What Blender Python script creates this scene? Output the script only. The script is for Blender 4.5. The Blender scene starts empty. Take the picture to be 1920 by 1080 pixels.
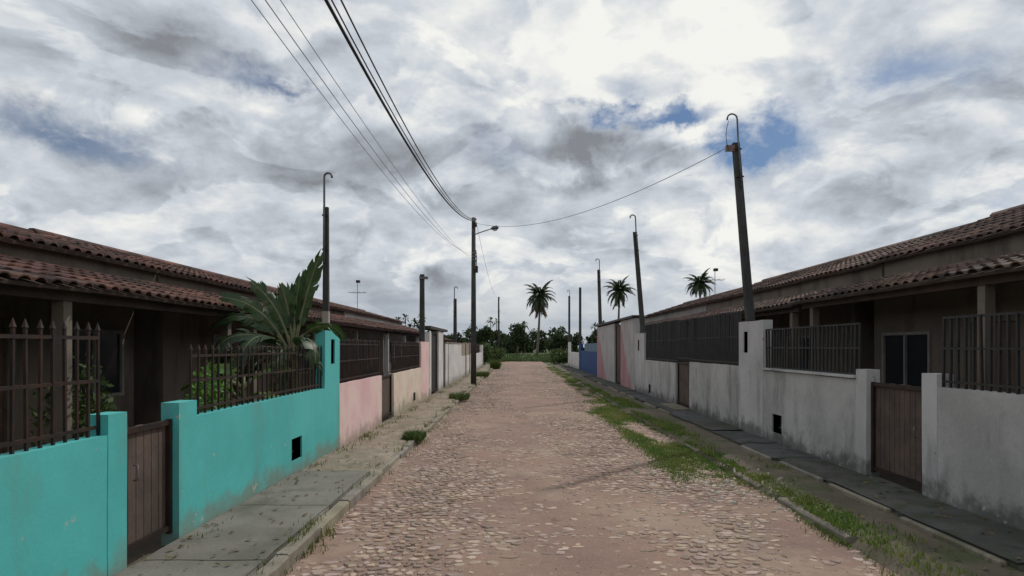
import bpy, math, random
import numpy as np
from mathutils import Vector, Matrix, noise as mnoise
random.seed(7)
rng = np.random.default_rng(11)
SC = bpy.context.scene
COL = SC.collection
CAMZ = 1.8; F = 1150.0; VX = 968.0; VY = 650.0

# ---------------------------------------------------------------- camera
cam = bpy.data.objects.new('camera', bpy.data.cameras.new('camera')); COL.objects.link(cam)
cam.location = (0, 0, CAMZ); cam.rotation_euler = (math.radians(90), 0, 0)
cam.data.sensor_width = 36; cam.data.lens = 36 * F / 1920
cam.data.shift_x = -(VX - 960) / 1920; cam.data.shift_y = (VY - 540) / 1920
cam.data.clip_start = 0.1; cam.data.clip_end = 4000
SC.camera = cam
SC.view_settings.view_transform = 'Standard'
try: SC.view_settings.look = 'None'
except Exception: pass
SC.view_settings.gamma = 1; SC.view_settings.exposure = -0.02
SC.view_settings.use_curve_mapping = False
SC.cycles.max_bounces = 6; SC.cycles.transparent_max_bounces = 8

# ---------------------------------------------------------------- sun + sky
SUN_AZ = Vector((0.66, 0.75)).normalized(); SUN_EL = math.radians(44)
sd = bpy.data.lights.new('sun', 'SUN'); sd.energy = 2.0; sd.angle = math.radians(1.4); sd.color = (1, .95, .87)
sun = bpy.data.objects.new('sun', sd); COL.objects.link(sun)
sv = Vector((SUN_AZ.x * math.cos(SUN_EL), SUN_AZ.y * math.cos(SUN_EL), math.sin(SUN_EL)))
sun.rotation_euler = sv.to_track_quat('Z', 'Y').to_euler(); sun.location = (20, 25, 30)

world = bpy.data.worlds.new('World'); SC.world = world; world.use_nodes = True

class NT:
    """tiny node-tree writer"""
    def __init__(s, tree): s.t = tree; s.N = tree.nodes; s.L = tree.links; s.N.clear()
    def n(s, typ, ins=None, **kw):
        nd = s.N.new(typ)
        for k, v in kw.items(): setattr(nd, k, v)
        for k, v in (ins or {}).items(): s.put(nd.inputs[k], v)
        return nd
    def put(s, sock, v):
        if isinstance(v, bpy.types.NodeSocket): s.L.new(v, sock)
        elif isinstance(v, bpy.types.Node): s.L.new(v.outputs[0], sock)
        else:
            if hasattr(sock, 'default_value') and hasattr(sock.default_value, '__len__') and hasattr(v, '__len__') and len(v) == 3 and len(sock.default_value) == 4: v = (*v, 1)
            sock.default_value = v
    def m(s, op, a, b=0.0, c=None, clamp=False):
        nd = s.N.new('ShaderNodeMath'); nd.operation = op; nd.use_clamp = clamp
        s.put(nd.inputs[0], a); s.put(nd.inputs[1], b)
        if c is not None: s.put(nd.inputs[2], c)
        return nd.outputs[0]
    def vm(s, op, a, b=None):
        nd = s.N.new('ShaderNodeVectorMath'); nd.operation = op
        s.put(nd.inputs[0], a)
        if b is not None: s.put(nd.inputs[1], b)
        return nd.outputs['Value'] if op == 'LENGTH' else nd.outputs[0]
    def scale(s, a, k):
        nd = s.N.new('ShaderNodeVectorMath'); nd.operation = 'SCALE'
        s.put(nd.inputs[0], a); s.put(nd.inputs['Scale'], k); return nd.outputs[0]
    def rng(s, v, a, b, c=0.0, d=1.0, smooth=True):
        nd = s.N.new('ShaderNodeMapRange'); nd.interpolation_type = 'SMOOTHSTEP' if smooth else 'LINEAR'
        for k, x in zip(('Value', 'From Min', 'From Max', 'To Min', 'To Max'), (v, a, b, c, d)): s.put(nd.inputs[k], x)
        return nd.outputs[0]
    def mix(s, f, a, b, mode='MIX'):
        nd = s.N.new('ShaderNodeMix'); nd.data_type = 'RGBA'; nd.blend_type = mode
        s.put(nd.inputs[0], f); s.put(nd.inputs[6], a); s.put(nd.inputs[7], b)
        return nd.outputs[2]
    def noise(s, vec, scale, detail=5, rough=.55, out=0, dist=0.0):
        nd = s.N.new('ShaderNodeTexNoise'); s.put(nd.inputs['Vector'], vec)
        nd.inputs['Scale'].default_value = scale; nd.inputs['Detail'].default_value = detail
        nd.inputs['Roughness'].default_value = rough; nd.inputs['Distortion'].default_value = dist
        return nd.outputs[out]

w = NT(world.node_tree)
dirn = w.n('ShaderNodeTexCoord').outputs['Generated']
sep = w.n('ShaderNodeSeparateXYZ', {0: dirn})
zz = w.m('MAXIMUM', sep.outputs[2], 0.0)
inv = w.m('DIVIDE', 1.0, w.m('ADD', zz, 0.46))
pp = w.n('ShaderNodeCombineXYZ', {0: w.m('MULTIPLY', sep.outputs[0], inv), 1: w.m('MULTIPLY', sep.outputs[1], inv), 2: w.m('MULTIPLY', zz, 1.2)}).outputs[0]
wcol = w.noise(dirn, 6.5, 7, .62, out=1)
warp = w.scale(w.vm('SUBTRACT', wcol, (.5, .5, .5)), 0.15)
dw = w.vm('ADD', dirn, warp)
def blob(px, py, wx, wy, amt, inner=0.0):
    c = Vector(((px - VX) / F, 1.0, (VY - py) / F)).normalized()
    df = w.vm('MULTIPLY', w.vm('SUBTRACT', dw, tuple(c)), (F / wx, F / wx, F / wy))
    return w.m('MULTIPLY', w.rng(w.vm('LENGTH', df), inner, 1.0, 1.0, 0.0), amt)
def billow(vec, sc, det):
    n = w.noise(vec, sc, det, .55, dist=.15)
    return w.m('SUBTRACT', 1.0, w.m('ABSOLUTE', w.m('MULTIPLY', w.m('SUBTRACT', n, .5), 4.0)))
n1 = w.noise(pp, 2.5, 10, .56, dist=.25)
n2 = w.noise(w.vm('ADD', pp, (7.3, 2.1, 0)), 7.5, 9, .62, dist=.2)
n3 = w.noise(w.vm('ADD', pp, (1.3, 9.1, 4)), 1.4, 3, .5)
b1 = billow(w.vm('ADD', pp, (4.3, 5.1, 1)), 3.4, 8)
f = w.m('ADD', w.m('MULTIPLY', w.m('SUBTRACT', n1, .5), 1.25), w.m('MULTIPLY', w.m('SUBTRACT', n2, .5), 1.0))
f = w.m('ADD', w.m('ADD', f, w.m('MULTIPLY', w.m('SUBTRACT', n3, .5), .4)), w.m('MULTIPLY', w.m('SUBTRACT', b1, .55), .30))
c1_ = w.rng(w.noise(w.vm('ADD', pp, (2.2, 6.1, 3)), 3.6, 11, .54, dist=.5), .50, .555)
c2_ = w.rng(w.noise(w.vm('ADD', pp, (2.2, 6.04, 3.03)), 3.6, 4, .5, dist=.5), .50, .66)
f = w.m('ADD', f, w.m('SUBTRACT', w.m('MULTIPLY', c1_, .21), w.m('MULTIPLY', c2_, .24)))
f = w.m('ADD', f, 0.58)
for b in ((1125, 296, 190, 80, -.62), (1085, 280, 100, 50, -.25), (640, 285, 240, 95, -.36), (830, 505, 95, 32, -.55), (930, 285, 130, 70, -.20),
          (540, 420, 260, 60, -.10), (1300, 80, 460, 190, .27), (950, 90, 330, 150, .14), (1370, 470, 190, 90, .30), (1000, 480, 200, 60, .12), (1290, 255, 90, 36, .55), (1250, 345, 100, 32, .25),
          (1440, 485, 60, 26, -.3), (520, 235, 130, 40, .25), (600, 60, 260, 90, -.10), (1500, 170, 80, 60, -.25), (330, 330, 300, 80, -.25), (1750, 330, 330, 90, -.25), (160, 130, 260, 110, -.15)):
    f = w.m('ADD', f, blob(*b))
f = w.m('MAXIMUM', w.m('MINIMUM', f, 1.0), 0.0)
cl = w.n('ShaderNodeValToRGB', {0: f})
cr = cl.color_ramp; cr.elements[0].position = 0; cr.elements[0].color = (.24, .255, .28, 1)
cr.elements[1].position = 1; cr.elements[1].color = (.92, .92, .88, 1)
e = cr.elements.new(.34); e.color = (.41, .445, .495, 1)
e = cr.elements.new(.66); e.color = (.62, .66, .71, 1)
sky = w.n('ShaderNodeTexSky'); sky.sky_type = 'NISHITA'; sky.sun_disc = False
sky.sun_elevation = SUN_EL; sky.sun_rotation = math.atan2(SUN_AZ.x, SUN_AZ.y)
skyc = w.mix(1.0, w.scale(sky.outputs[0], 0.055), (.56, .76, 1.0), 'MULTIPLY')
blue = blob(1205, 224, 150, 30, 1.7, .1)
for b in ((1438, 270, 110, 66, 1.9), (1345, 275, 60, 22, .8), (478, 150, 85, 34, .75), (540, 165, 55, 22, .5), (930, 285, 110, 45, .30), (1435, 205, 45, 30, .7),
          (760, 125, 60, 20, .2), (120, 250, 220, 50, .8), (1700, 150, 170, 50, .8)):
    blue = w.m('ADD', blue, blob(*b))
blue = w.m('ADD', blue, w.rng(w.noise(w.vm('ADD', pp, (3, 3, 0)), 1.3, 7, .6), .62, .76, 0, .5))
blue = w.m('MULTIPLY', w.m('MINIMUM', blue, 1.0), w.rng(n2, .42, .66, 1.0, .25))
skyf = w.mix(blue, cl.outputs[0], skyc)
hz = w.rng(w.noise(w.n('ShaderNodeMapping', {0: dirn, 'Scale': (3, 3, 22)}).outputs[0], 1.5, 4), .3, .7, 0.0, 1.0)
hcol = w.mix(hz, (.31, .36, .43), (.50, .54, .58))
skyf = w.mix(w.rng(sep.outputs[2], .01, .14, .9, 0.0), skyf, hcol)
bg = w.n('ShaderNodeBackground', {'Color': skyf, 'Strength': 1.0})
w.n('ShaderNodeOutputWorld', {0: bg.outputs[0]})

# ---------------------------------------------------------------- helpers
def mat(name, c1, c2=None, scale=1.2, rough=.9, bump=.25, bscale=35, fine=.25, stain=None, stain_amt=.6, stain_scale=1.3, streak=False,
        splash=None, splash_z=.45, rand=0.0, metallic=0.0, stain_lo=.48, stain_hi=.68, coat=None, translucent=0.0):
    m = bpy.data.materials.new(name); m.use_nodes = True; t = NT(m.node_tree)
    pos = t.n('ShaderNodeNewGeometry').outputs['Position']
    c2 = c2 or c1
    a = t.noise(pos, scale, 7, .6)
    col = t.mix(t.rng(a, .32, .68), c1, c2)
    b = t.noise(pos, bscale, 6, .65)
    col = t.mix(1.0, col, t.n('ShaderNodeCombineXYZ', {0: t.m('ADD', t.m('MULTIPLY', b, 2 * fine), 1 - fine), 1: t.m('ADD', t.m('MULTIPLY', b, 2 * fine), 1 - fine), 2: t.m('ADD', t.m('MULTIPLY', b, 2 * fine), 1 - fine)}).outputs[0], 'MULTIPLY')
    if stain:
        v = t.n('ShaderNodeMapping', {0: pos, 'Location': (5, 3, 1), 'Scale': (1.3, 1.3, .33) if streak else (1, 1, 1)}).outputs[0]
        s = t.rng(t.noise(v, stain_scale, 8, .65), stain_lo, stain_hi, 0, stain_amt)
        col = t.mix(s, col, stain)
    if splash:
        z = t.n('ShaderNodeSeparateXYZ', {0: pos}).outputs[2]
        q = t.m('ADD', t.m('MULTIPLY', t.m('SUBTRACT', t.noise(pos, 2.6, 8, .7), .5), splash_z * 2.4), z)
        col = t.mix(t.rng(q, .10, splash_z, .75, 0.0), col, splash)
    if rand:
        g = t.n('ShaderNodeNewGeometry').outputs['Random Per Island']; o = t.n('ShaderNodeObjectInfo').outputs['Random']
        r = t.m('FRACT', t.m('ADD', g, t.m('MULTIPLY', o, 7.13)))
        k = t.m('ADD', t.m('MULTIPLY', r, 2 * rand), 1 - rand)
        col = t.mix(1.0, col, t.n('ShaderNodeCombineXYZ', {0: k, 1: k, 2: t.m('MULTIPLY', k, t.m('ADD', t.m('MULTIPLY', t.m('FRACT', t.m('MULTIPLY', r, 13.7)), .2), .88))}).outputs[0], 'MULTIPLY')
    bs = t.n('ShaderNodeBsdfPrincipled', {'Base Color': col, 'Roughness': rough, 'Metallic': metallic})
    bs.inputs['Specular IOR Level'].default_value = .3
    if bump:
        h = t.m('ADD', b, t.m('MULTIPLY', a, 1.5))
        bp = t.n('ShaderNodeBump', {'Strength': bump, 'Distance': .01, 'Height': h}); t.L.new(bp.outputs[0], bs.inputs['Normal'])
    out = bs.outputs[0]
    if translucent:
        tr = t.n('ShaderNodeBsdfTranslucent', {'Color': t.mix(1.0, col, (1.1, 1.3, .6), 'MULTIPLY')})
        mx = t.n('ShaderNodeMixShader', {0: translucent}); t.L.new(out, mx.inputs[1]); t.L.new(tr.outputs[0], mx.inputs[2]); out = mx.outputs[0]
    t.n('ShaderNodeOutputMaterial', {0: out})
    return m

class MB:
    def __init__(s): s.v = []; s.f = []
    def add(s, vs, fs):
        o = len(s.v); s.v.extend([tuple(p) for p in vs]); s.f.extend([tuple(i + o for i in q) for q in fs]); return s
    def box(s, x0, x1, y0, y1, z0, z1):
        x0, x1 = min(x0, x1), max(x0, x1)
        return s.add([(x0, y0, z0), (x1, y0, z0), (x1, y1, z0), (x0, y1, z0), (x0, y0, z1), (x1, y0, z1), (x1, y1, z1), (x0, y1, z1)],
                     [(3, 2, 1, 0), (4, 5, 6, 7), (0, 1, 5, 4), (1, 2, 6, 5), (2, 3, 7, 6), (3, 0, 4, 7)])
    def cbox(s, x0, x1, y0, y1, z0, z1, c=.01):       # box with chamfered top edges
        x0, x1 = min(x0, x1), max(x0, x1)
        vs = [(x, y, z) for z, k in ((z0, 0), (z1 - c, 0), (z1, c)) for x, y in ((x0 + k, y0 + k), (x1 - k, y0 + k), (x1 - k, y1 - k), (x0 + k, y1 - k))]
        fs = [(3, 2, 1, 0), (8, 9, 10, 11)]
        for r in (0, 4): fs += [(r + i, r + (i + 1) % 4, r + 4 + (i + 1) % 4, r + 4 + i) for i in range(4)]
        return s.add(vs, fs)
    def tube(s, pts, rad, n=8, cap=True):
        pts = [Vector(p) for p in pts]
        if not hasattr(rad, '__len__'): rad = [rad] * len(pts)
        vs, fs = [], []; up = None
        for i, p in enumerate(pts):
            t = (pts[min(i + 1, len(pts) - 1)] - pts[max(i - 1, 0)]).normalized()
            if up is None: up = Vector((1, 0, 0)) if abs(t.x) < .9 else Vector((0, 1, 0))
            a = (up - t * up.dot(t)).normalized(); b = t.cross(a); up = a
            for k in range(n):
                g = 2 * math.pi * (k + .5) / n; vs.append(p + (a * math.cos(g) + b * math.sin(g)) * rad[i])
        for i in range(len(pts) - 1):
            for k in range(n): fs.append((i * n + k, i * n + (k + 1) % n, (i + 1) * n + (k + 1) % n, (i + 1) * n + k))
        if cap: fs += [tuple(range(n - 1, -1, -1)), tuple((len(pts) - 1) * n + k for k in range(n))]
        return s.add(vs, fs)
    def mesh(s, name):
        me = bpy.data.meshes.new(name); me.from_pydata(s.v, [], s.f); me.update(); return me
    def build(s, name, m, parent=None, smooth=False, label=None):
        me = s.mesh(name); me.materials.append(m)
        if smooth: me.polygons.foreach_set('use_smooth', [True] * len(me.polygons))
        return put(name, me, parent, label)

def put(name, me, parent=None, label=None):
    o = bpy.data.objects.new(name, me); COL.objects.link(o)
    if parent is not None:
        o.parent = parent
        if parent.type == 'EMPTY' and parent.parent is None:
            o.matrix_parent_inverse = Matrix.Translation(-Vector(parent.location))
    if label: o['label'] = label
    return o
def tag(o, label=None, cat=None, group=None, kind=None):
    if label: o['label'] = label
    if cat: o['category'] = cat
    if group: o['group'] = group
    if kind: o['kind'] = kind
    return o
def thing(name, loc, label, cat, group=None):
    o = bpy.data.objects.new(name, None); COL.objects.link(o); o.location = loc; o.empty_display_size = .3
    return tag(o, label, cat, group)
def arr_mesh(name, V, Fc, m, smooth=False):
    """numpy mesh: V (n,3), Fc (k,3|4)"""
    me = bpy.data.meshes.new(name); n = Fc.shape[1]
    me.vertices.add(len(V)); me.vertices.foreach_set('co', np.asarray(V, np.float32).ravel())
    me.loops.add(Fc.size); me.loops.foreach_set('vertex_index', Fc.astype(np.int32).ravel())
    me.polygons.add(len(Fc)); me.polygons.foreach_set('loop_start', (np.arange(len(Fc)) * n).astype(np.int32))
    me.polygons.foreach_set('loop_total', np.full(len(Fc), n, np.int32))
    me.update(calc_edges=True); me.materials.append(m)
    if smooth: me.polygons.foreach_set('use_smooth', [True] * len(me.polygons))
    return me
def nz(x, y, z=0.0): return mnoise.noise(Vector((x, y, z)))

# ---------------------------------------------------------------- materials
M = {}
M['teal'] = mat('teal_paint', (.070, .40, .39), (.09, .47, .455), 1.1, .75, .15, 30, .10, stain=(.13, .30, .28), stain_amt=.6, streak=True, stain_scale=1.6, splash=(.19, .20, .16), splash_z=.36)

M['pink'] = mat('pink_paint', (.68, .43, .44), (.74, .55, .52), 1.6, .85, .25, 30, .15, stain=(.66, .62, .50), stain_amt=.7, streak=True, stain_scale=1.2, splash=(.26, .22, .17), splash_z=.4)
M['cream'] = mat('peeling_cream_paint', (.66, .62, .48), (.70, .50, .46), 1.9, .88, .3, 30, .18, stain=(.50, .46, .34), stain_amt=.6, stain_scale=2.2, splash=(.24, .21, .15), splash_z=.5)
M['white'] = mat('white_wash', (.62, .61, .60), (.50, .48, .47), 1.3, .88, .25, 30, .15, stain=(.30, .27, .23), stain_amt=.55, streak=True, stain_scale=1.4, splash=(.18, .16, .13), splash_z=.45)
M['grey'] = mat('dirty_whitewash', (.46, .452, .445), (.33, .325, .32), 1.2, .9, .35, 26, .2, stain=(.12, .12, .12), stain_amt=.65, streak=True, stain_scale=1.6, stain_lo=.5, stain_hi=.72, splash=(.05, .05, .045), splash_z=.42)
M['greypale'] = mat('pale_whitewash', (.50, .49, .49), (.40, .39, .39), 1.0, .9, .3, 26, .15, stain=(.14, .14, .14), stain_amt=.5, streak=True, stain_scale=1.9, splash=(.06, .06, .05), splash_z=.42)
M['brown'] = mat('brown_render', (.22, .18, .14), (.30, .25, .20), 1.8, .92, .4, 30, .25)
M['blue'] = mat('blue_paint', (.007, .040, .15), (.010, .052, .18), 1.5, .7, .15, 30, .12, splash=(.04, .05, .07), splash_z=.3)
M['lightblue'] = mat('light_blue_paint', (.09, .15, .21), (.12, .18, .24), 1.5, .8, .15, 30, .12)
M['housewall'] = mat('house_render', (.34, .32, .30), (.26, .24, .22), .9, .9, .25, 28, .18, stain=(.12, .10, .09), stain_amt=.6, streak=True)
M['housedark'] = mat('house_render_shaded', (.15, .125, .10), (.19, .155, .125), .9, .9, .25, 28, .2, stain=(.05, .04, .035), stain_amt=.6, streak=True)  # wall colour dimmed to carry the verandah shade; streaks are stains
M['housewhite'] = mat('house_render_white', (.62, .60, .58), (.50, .48, .46), .9, .9, .2, 28, .12)
M['iron'] = mat('dark_iron', (.022, .019, .018), (.05, .026, .018), 5, .55, .2, 60, .25, metallic=.3)
M['irongrey'] = mat('grey_iron', (.028, .029, .03), (.04, .038, .036), 5, .6, .2, 60, .25, metallic=.3)
M['gatewood'] = mat('weathered_brown_gate', (.075, .055, .048), (.12, .085, .07), 3, .8, .35, 25, .35, stain=(.03, .025, .02), streak=True)
M['niche'] = mat('shaded_niche_lining', (.12, .12, .11), (.07, .07, .06), 4, .95, .3)  # shade of the deep hole is put into this dark lining colour
M['pole'] = mat('weathered_concrete_pole', (.065, .065, .066), (.045, .044, .043), 3, .9, .35, 40, .25, stain=(.03, .03, .03), streak=True)
M['polebase'] = mat('unpainted_pole_foot', (.36, .30, .27), (.28, .24, .22), 3, .9, .3)
M['pipe'] = mat('grey_pipe', (.16, .16, .165), (.11, .11, .11), 8, .5, .1)
M['cable'] = mat('black_cable', (.03, .03, .032), None, 4, .6, 0)
M['cablegrey'] = mat('grey_cable', (.30, .30, .33), None, 4, .6, 0)
M['ceramic'] = mat('insulator', (.16, .10, .08), None, 4, .3, 0)
M['lamp'] = mat('lamp_housing', (.10, .105, .11), None, 4, .4, .05, metallic=.4)
M['lens'] = mat('lamp_lens', (.5, .5, .48), None, 4, .15, 0)
M['tile'] = mat('aged_clay_tile', (.15, .070, .055), (.075, .042, .037), .8, .9, .3, 22, .3, stain=(.035, .03, .028), stain_amt=.75, stain_scale=.9, stain_lo=.46, stain_hi=.60, rand=.5)
M['tileright'] = mat('grey_clay_tile', (.19, .12, .10), (.10, .07, .06), .8, .9, .3, 22, .3, stain=(.04, .036, .034), stain_amt=.75, stain_scale=.9, stain_lo=.47, stain_hi=.61, rand=.48)
M['timber'] = mat('roof_timber', (.09, .06, .045), (.05, .035, .03), 3, .85, .3)
M['glass'] = mat('window_glass', (.02, .025, .03), None, 2, .12, 0)
M['frame'] = mat('window_frame', (.30, .28, .25), (.22, .20, .18), 4, .6, .1)
M['doorpaint'] = mat('door_paint', (.14, .09, .06), (.10, .06, .04), 3, .6, .2)
M['dirt'] = mat('sandy_road_dirt', (.29, .190, .148), (.215, .143, .115), .55, .97, .55, 55, .36, stain=(.34, .265, .20), stain_amt=.7, stain_scale=.8)
def speckle(m, scale, lo, hi, c, amt, scale2=None, c2=None, amt2=.5):
    t = m.node_tree; x = NT.__new__(NT); x.t = t; x.N = t.nodes; x.L = t.links
    bs = [n for n in t.nodes if n.type == 'BSDF_PRINCIPLED'][0]; old = bs.inputs['Base Color'].links[0].from_socket
    pos = x.n('ShaderNodeNewGeometry').outputs['Position']
    col = x.mix(x.rng(x.noise(pos, scale, 5, .7), lo, hi, 0, amt), old, c)
    if scale2: col = x.mix(x.rng(x.noise(x.vm('ADD', pos, (3, 7, 2)), scale2, 6, .7), lo, hi, 0, amt2), col, c2)
    t.links.new(col, bs.inputs['Base Color'])
speckle(M['dirt'], 13, .56, .70, (.37, .29, .23), .75, 5.5, (.12, .082, .065), .6)
for k_, lo_, c_, a_ in (('teal', .66, (.40, .42, .36), .8), ('pink', .63, (.50, .46, .40), .7), ('cream', .64, (.42, .38, .33), .7), ('white', .63, (.30, .27, .24), .8), ('grey', .62, (.42, .42, .42), .7), ('greypale', .63, (.24, .235, .23), .8)):
    speckle(M[k_], 4.5, lo_, lo_ + .03, c_, a_)
M['stone'] = mat('paving_stone', (.40, .315, .26), (.285, .208, .168), 3.0, .85, .4, 50, .28, rand=.36, stain=(.27, .17, .13), stain_amt=.65, stain_scale=5)
M['palestone'] = mat('pale_rubble', (.46, .42, .35), (.36, .32, .26), 6, .85, .4, 50, .25, rand=.25)
M['slab'] = mat('mossy_concrete', (.215, .20, .172), (.145, .138, .118), 1.3, .92, .35, 40, .3, stain=(.095, .095, .07), stain_amt=.7, stain_scale=1.5)
M['kerb'] = mat('kerb_concrete', (.27, .24, .20), (.18, .16, .13), 3, .92, .45, 45, .3, stain=(.10, .10, .065), stain_amt=.6, stain_scale=3, rand=.12)
M['path'] = mat('worn_earth_path', (.27, .215, .165), (.19, .165, .12), 1.5, .95, .6, 45, .38, stain=(.36, .31, .25), stain_amt=.6, stain_scale=3.0)
M['apron'] = mat('dark_concrete_apron', (.095, .093, .09), (.055, .055, .052), 2.2, .88, .45, 40, .38, stain=(.035, .05, .022), stain_amt=.8, stain_scale=3, rand=.12)  # dark grey concrete tone with patches of green stain
M['verge'] = mat('verge_earth', (.15, .122, .09), (.095, .085, .058), 1.8, .96, .5, 45, .35, stain=(.06, .085, .03), stain_amt=.7, stain_scale=1.5)
M['yard'] = mat('yard_earth', (.14, .11, .085), (.09, .075, .055), 1, .96, .4)
M['ground'] = mat('meadow', (.065, .095, .032), (.09, .11, .042), .12, .96, .4, 3, .3, stain=(.05, .075, .025), stain_amt=.7, stain_scale=.35)
M['grass'] = mat('grass_blade', (.080, .150, .030), (.175, .19, .06), .9, .8, 0, 20, .1, rand=.35, translucent=.25)
M['drygrass'] = mat('dry_grass_blade', (.18, .17, .065), (.10, .12, .04), 1.2, .8, 0, 20, .1, rand=.35, translucent=.25)
M['weed'] = mat('weed_leaf', (.055, .090, .025), (.09, .12, .035), 2.5, .7, 0, 20, .1, rand=.35, translucent=.2)
M['banana'] = mat('banana_leaf', (.030, .055, .028), (.05, .085, .034), 2.0, .45, .1, 20, .12, rand=.2, translucent=.22)
M['bananalight'] = mat('young_banana_leaf', (.14, .26, .05), (.10, .20, .05), 2.0, .45, .1, 20, .12, rand=.2, translucent=.3)
M['stem'] = mat('banana_stem', (.17, .19, .09), (.13, .11, .065), 5, .7, .3, 20, .3)
M['bark'] = mat('palm_bark', (.16, .135, .115), (.10, .085, .07), 3, .9, .4, 12, .3)
M['palm'] = mat('palm_frond', (.030, .050, .024), (.05, .07, .03), 1.0, .6, 0, 20, .1, rand=.3, translucent=.12)
M['deadpalm'] = mat('dead_palm_frond', (.17, .10, .08), (.11, .07, .055), 1.0, .8, 0, 20, .1, rand=.3)
M['tree'] = mat('tree_leaf', (.028, .048, .020), (.05, .068, .028), .3, .7, 0, 20, .1, rand=.4, translucent=.12)
M['bush'] = mat('bush_leaf', (.045, .078, .025), (.075, .105, .035), .6, .7, 0, 20, .1, rand=.4, translucent=.15)
M['metal'] = mat('antenna_metal', (.22, .22, .23), None, 4, .4, 0, metallic=.6)

# pink and white wedges painted on the tall wall
def wedge_paint():
    m = mat('pink_and_white_paint', (.42, .40, .40), (.34, .33, .33), 1.2, .88, .2, 26, .12, stain=(.24, .2, .19), stain_amt=.5, streak=True, stain_scale=1.5)
    t = m.node_tree; N = t.nodes; L = t.links
    bs = [n for n in N if n.type == 'BSDF_PRINCIPLED'][0]
    old = bs.inputs['Base Color'].links[0].from_socket
    x = NT.__new__(NT); x.t = t; x.N = N; x.L = L
    pos = x.n('ShaderNodeNewGeometry').outputs['Position']; s = x.n('ShaderNodeSeparateXYZ', {0: pos})
    def band(ya, yb):      # pink where the wall is past the slanting line from (ya, top) to (yb, foot)
        line = x.m('ADD', ya, x.m('MULTIPLY', x.m('SUBTRACT', 2.9, s.outputs[2]), (yb - ya) / 2.8))
        return x.rng(x.m('ADD', x.m('SUBTRACT', s.outputs[1], line), x.m('MULTIPLY', x.m('SUBTRACT', x.noise(pos, 3, 5), .5), 1.2)), -.1, .35)
    p1 = x.m('MULTIPLY', band(27.0, 24.2), x.rng(s.outputs[1], 28.0, 28.05, 1.0, 0.0))
    p2 = band(34.6, 31.0)
    f_ = x.m('MAXIMUM', p1, p2)
    col = x.mix(f_, old, x.mix(1.0, old, (1.0, .58, .61), 'MULTIPLY'))
    L.new(col, bs.inputs['Base Color'])
    return m
M['wedge'] = wedge_paint()

# ---------------------------------------------------------------- GROUND, ROAD, PAVEMENTS
def sheet(name, x0, x1, y0, y1, nx, ny, zf, m, kind='structure', yfun=None):
    xs = np.linspace(x0, x1, nx + 1); ts = np.linspace(0, 1, ny + 1)
    ys = y0 + (y1 - y0) * (ts if yfun is None else yfun(ts))
    V = [(x, y, zf(x, y)) for y in ys for x in xs]; n = nx + 1
    Fc = np.array([(j * n + i, j * n + i + 1, (j + 1) * n + i + 1, (j + 1) * n + i) for j in range(ny) for i in range(nx)])
    o = put(name, arr_mesh(name, np.array(V), Fc, m, True)); o['kind'] = kind; return o
sheet('ground', -900, 900, -300, 1800, 60, 70, lambda x, y: -.10 + (.0 if y < 120 else .12 * nz(x * .02, y * .02)), M['ground'])
RL, RR = -1.98, 3.12
def rh(x, y):
    return .02 * nz(x * .7, y * .45, 1) + .010 * nz(x * 2.3, y * 2.1, 5) + .006 * nz(x * 6, y * 6, 9) - .035 * abs((x - .6) / 2.6) ** 3
def sq(t): return t ** 1.7
road = sheet('road', RL, RR, 2.6, 76, 150, 900, lambda x, y: rh(x, y) + (.0045 * nz(x * 11, y * 10, 2) + .0035 * nz(x * 25, y * 22, 6) if y < 30 else 0), M['dirt'], yfun=sq)
yard_l = sheet('yard', -30, -3.08, -2, 56, 8, 16, lambda x, y: .02, M['yard'])
yard_r = sheet('yard', 4.68, 32, -2, 56, 8, 16, lambda x, y: .02, M['yard'])

# --- cobbles: irregular stones, most of them sunk in the dirt
def bury(x, y):
    """height of a stone's top above the dirt there (m)"""
    h = .022 * nz(x * .6, y * .4, 20) + .014 * nz(x * 1.5, y * 1.3, 31) + random.gauss(0, .0035)
    h += .010 * math.exp(-((x + 1.05) / .5) ** 2) + .008 * math.exp(-((x - 2.2) / .55) ** 2) - .010 * math.exp(-((x - .5) / .6) ** 2)
    if y > 7: h += .003
    return h - .0035
cell = []
y = 3.0; row = 0
while y < 60:
    dy = random.uniform(.06, .105) * (1 if y < 25 else 1.35)
    x = RL + random.uniform(0, .1)
    while x < RR - .05:
        dx = random.choice((.06, .08, .10, .13, .17)) * (1 if y < 25 else 1.3) * random.uniform(.85, 1.15)
        cx, cy = x + dx / 2, y + dy / 2 + random.uniform(-.03, .03) + .05 * nz(x * .9, y * .9, 40)
        h = bury(cx, cy)
        if h > -.004: cell.append((cx, cy, dx, dy, h))
        x += dx
    y += dy; row += 1
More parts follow.
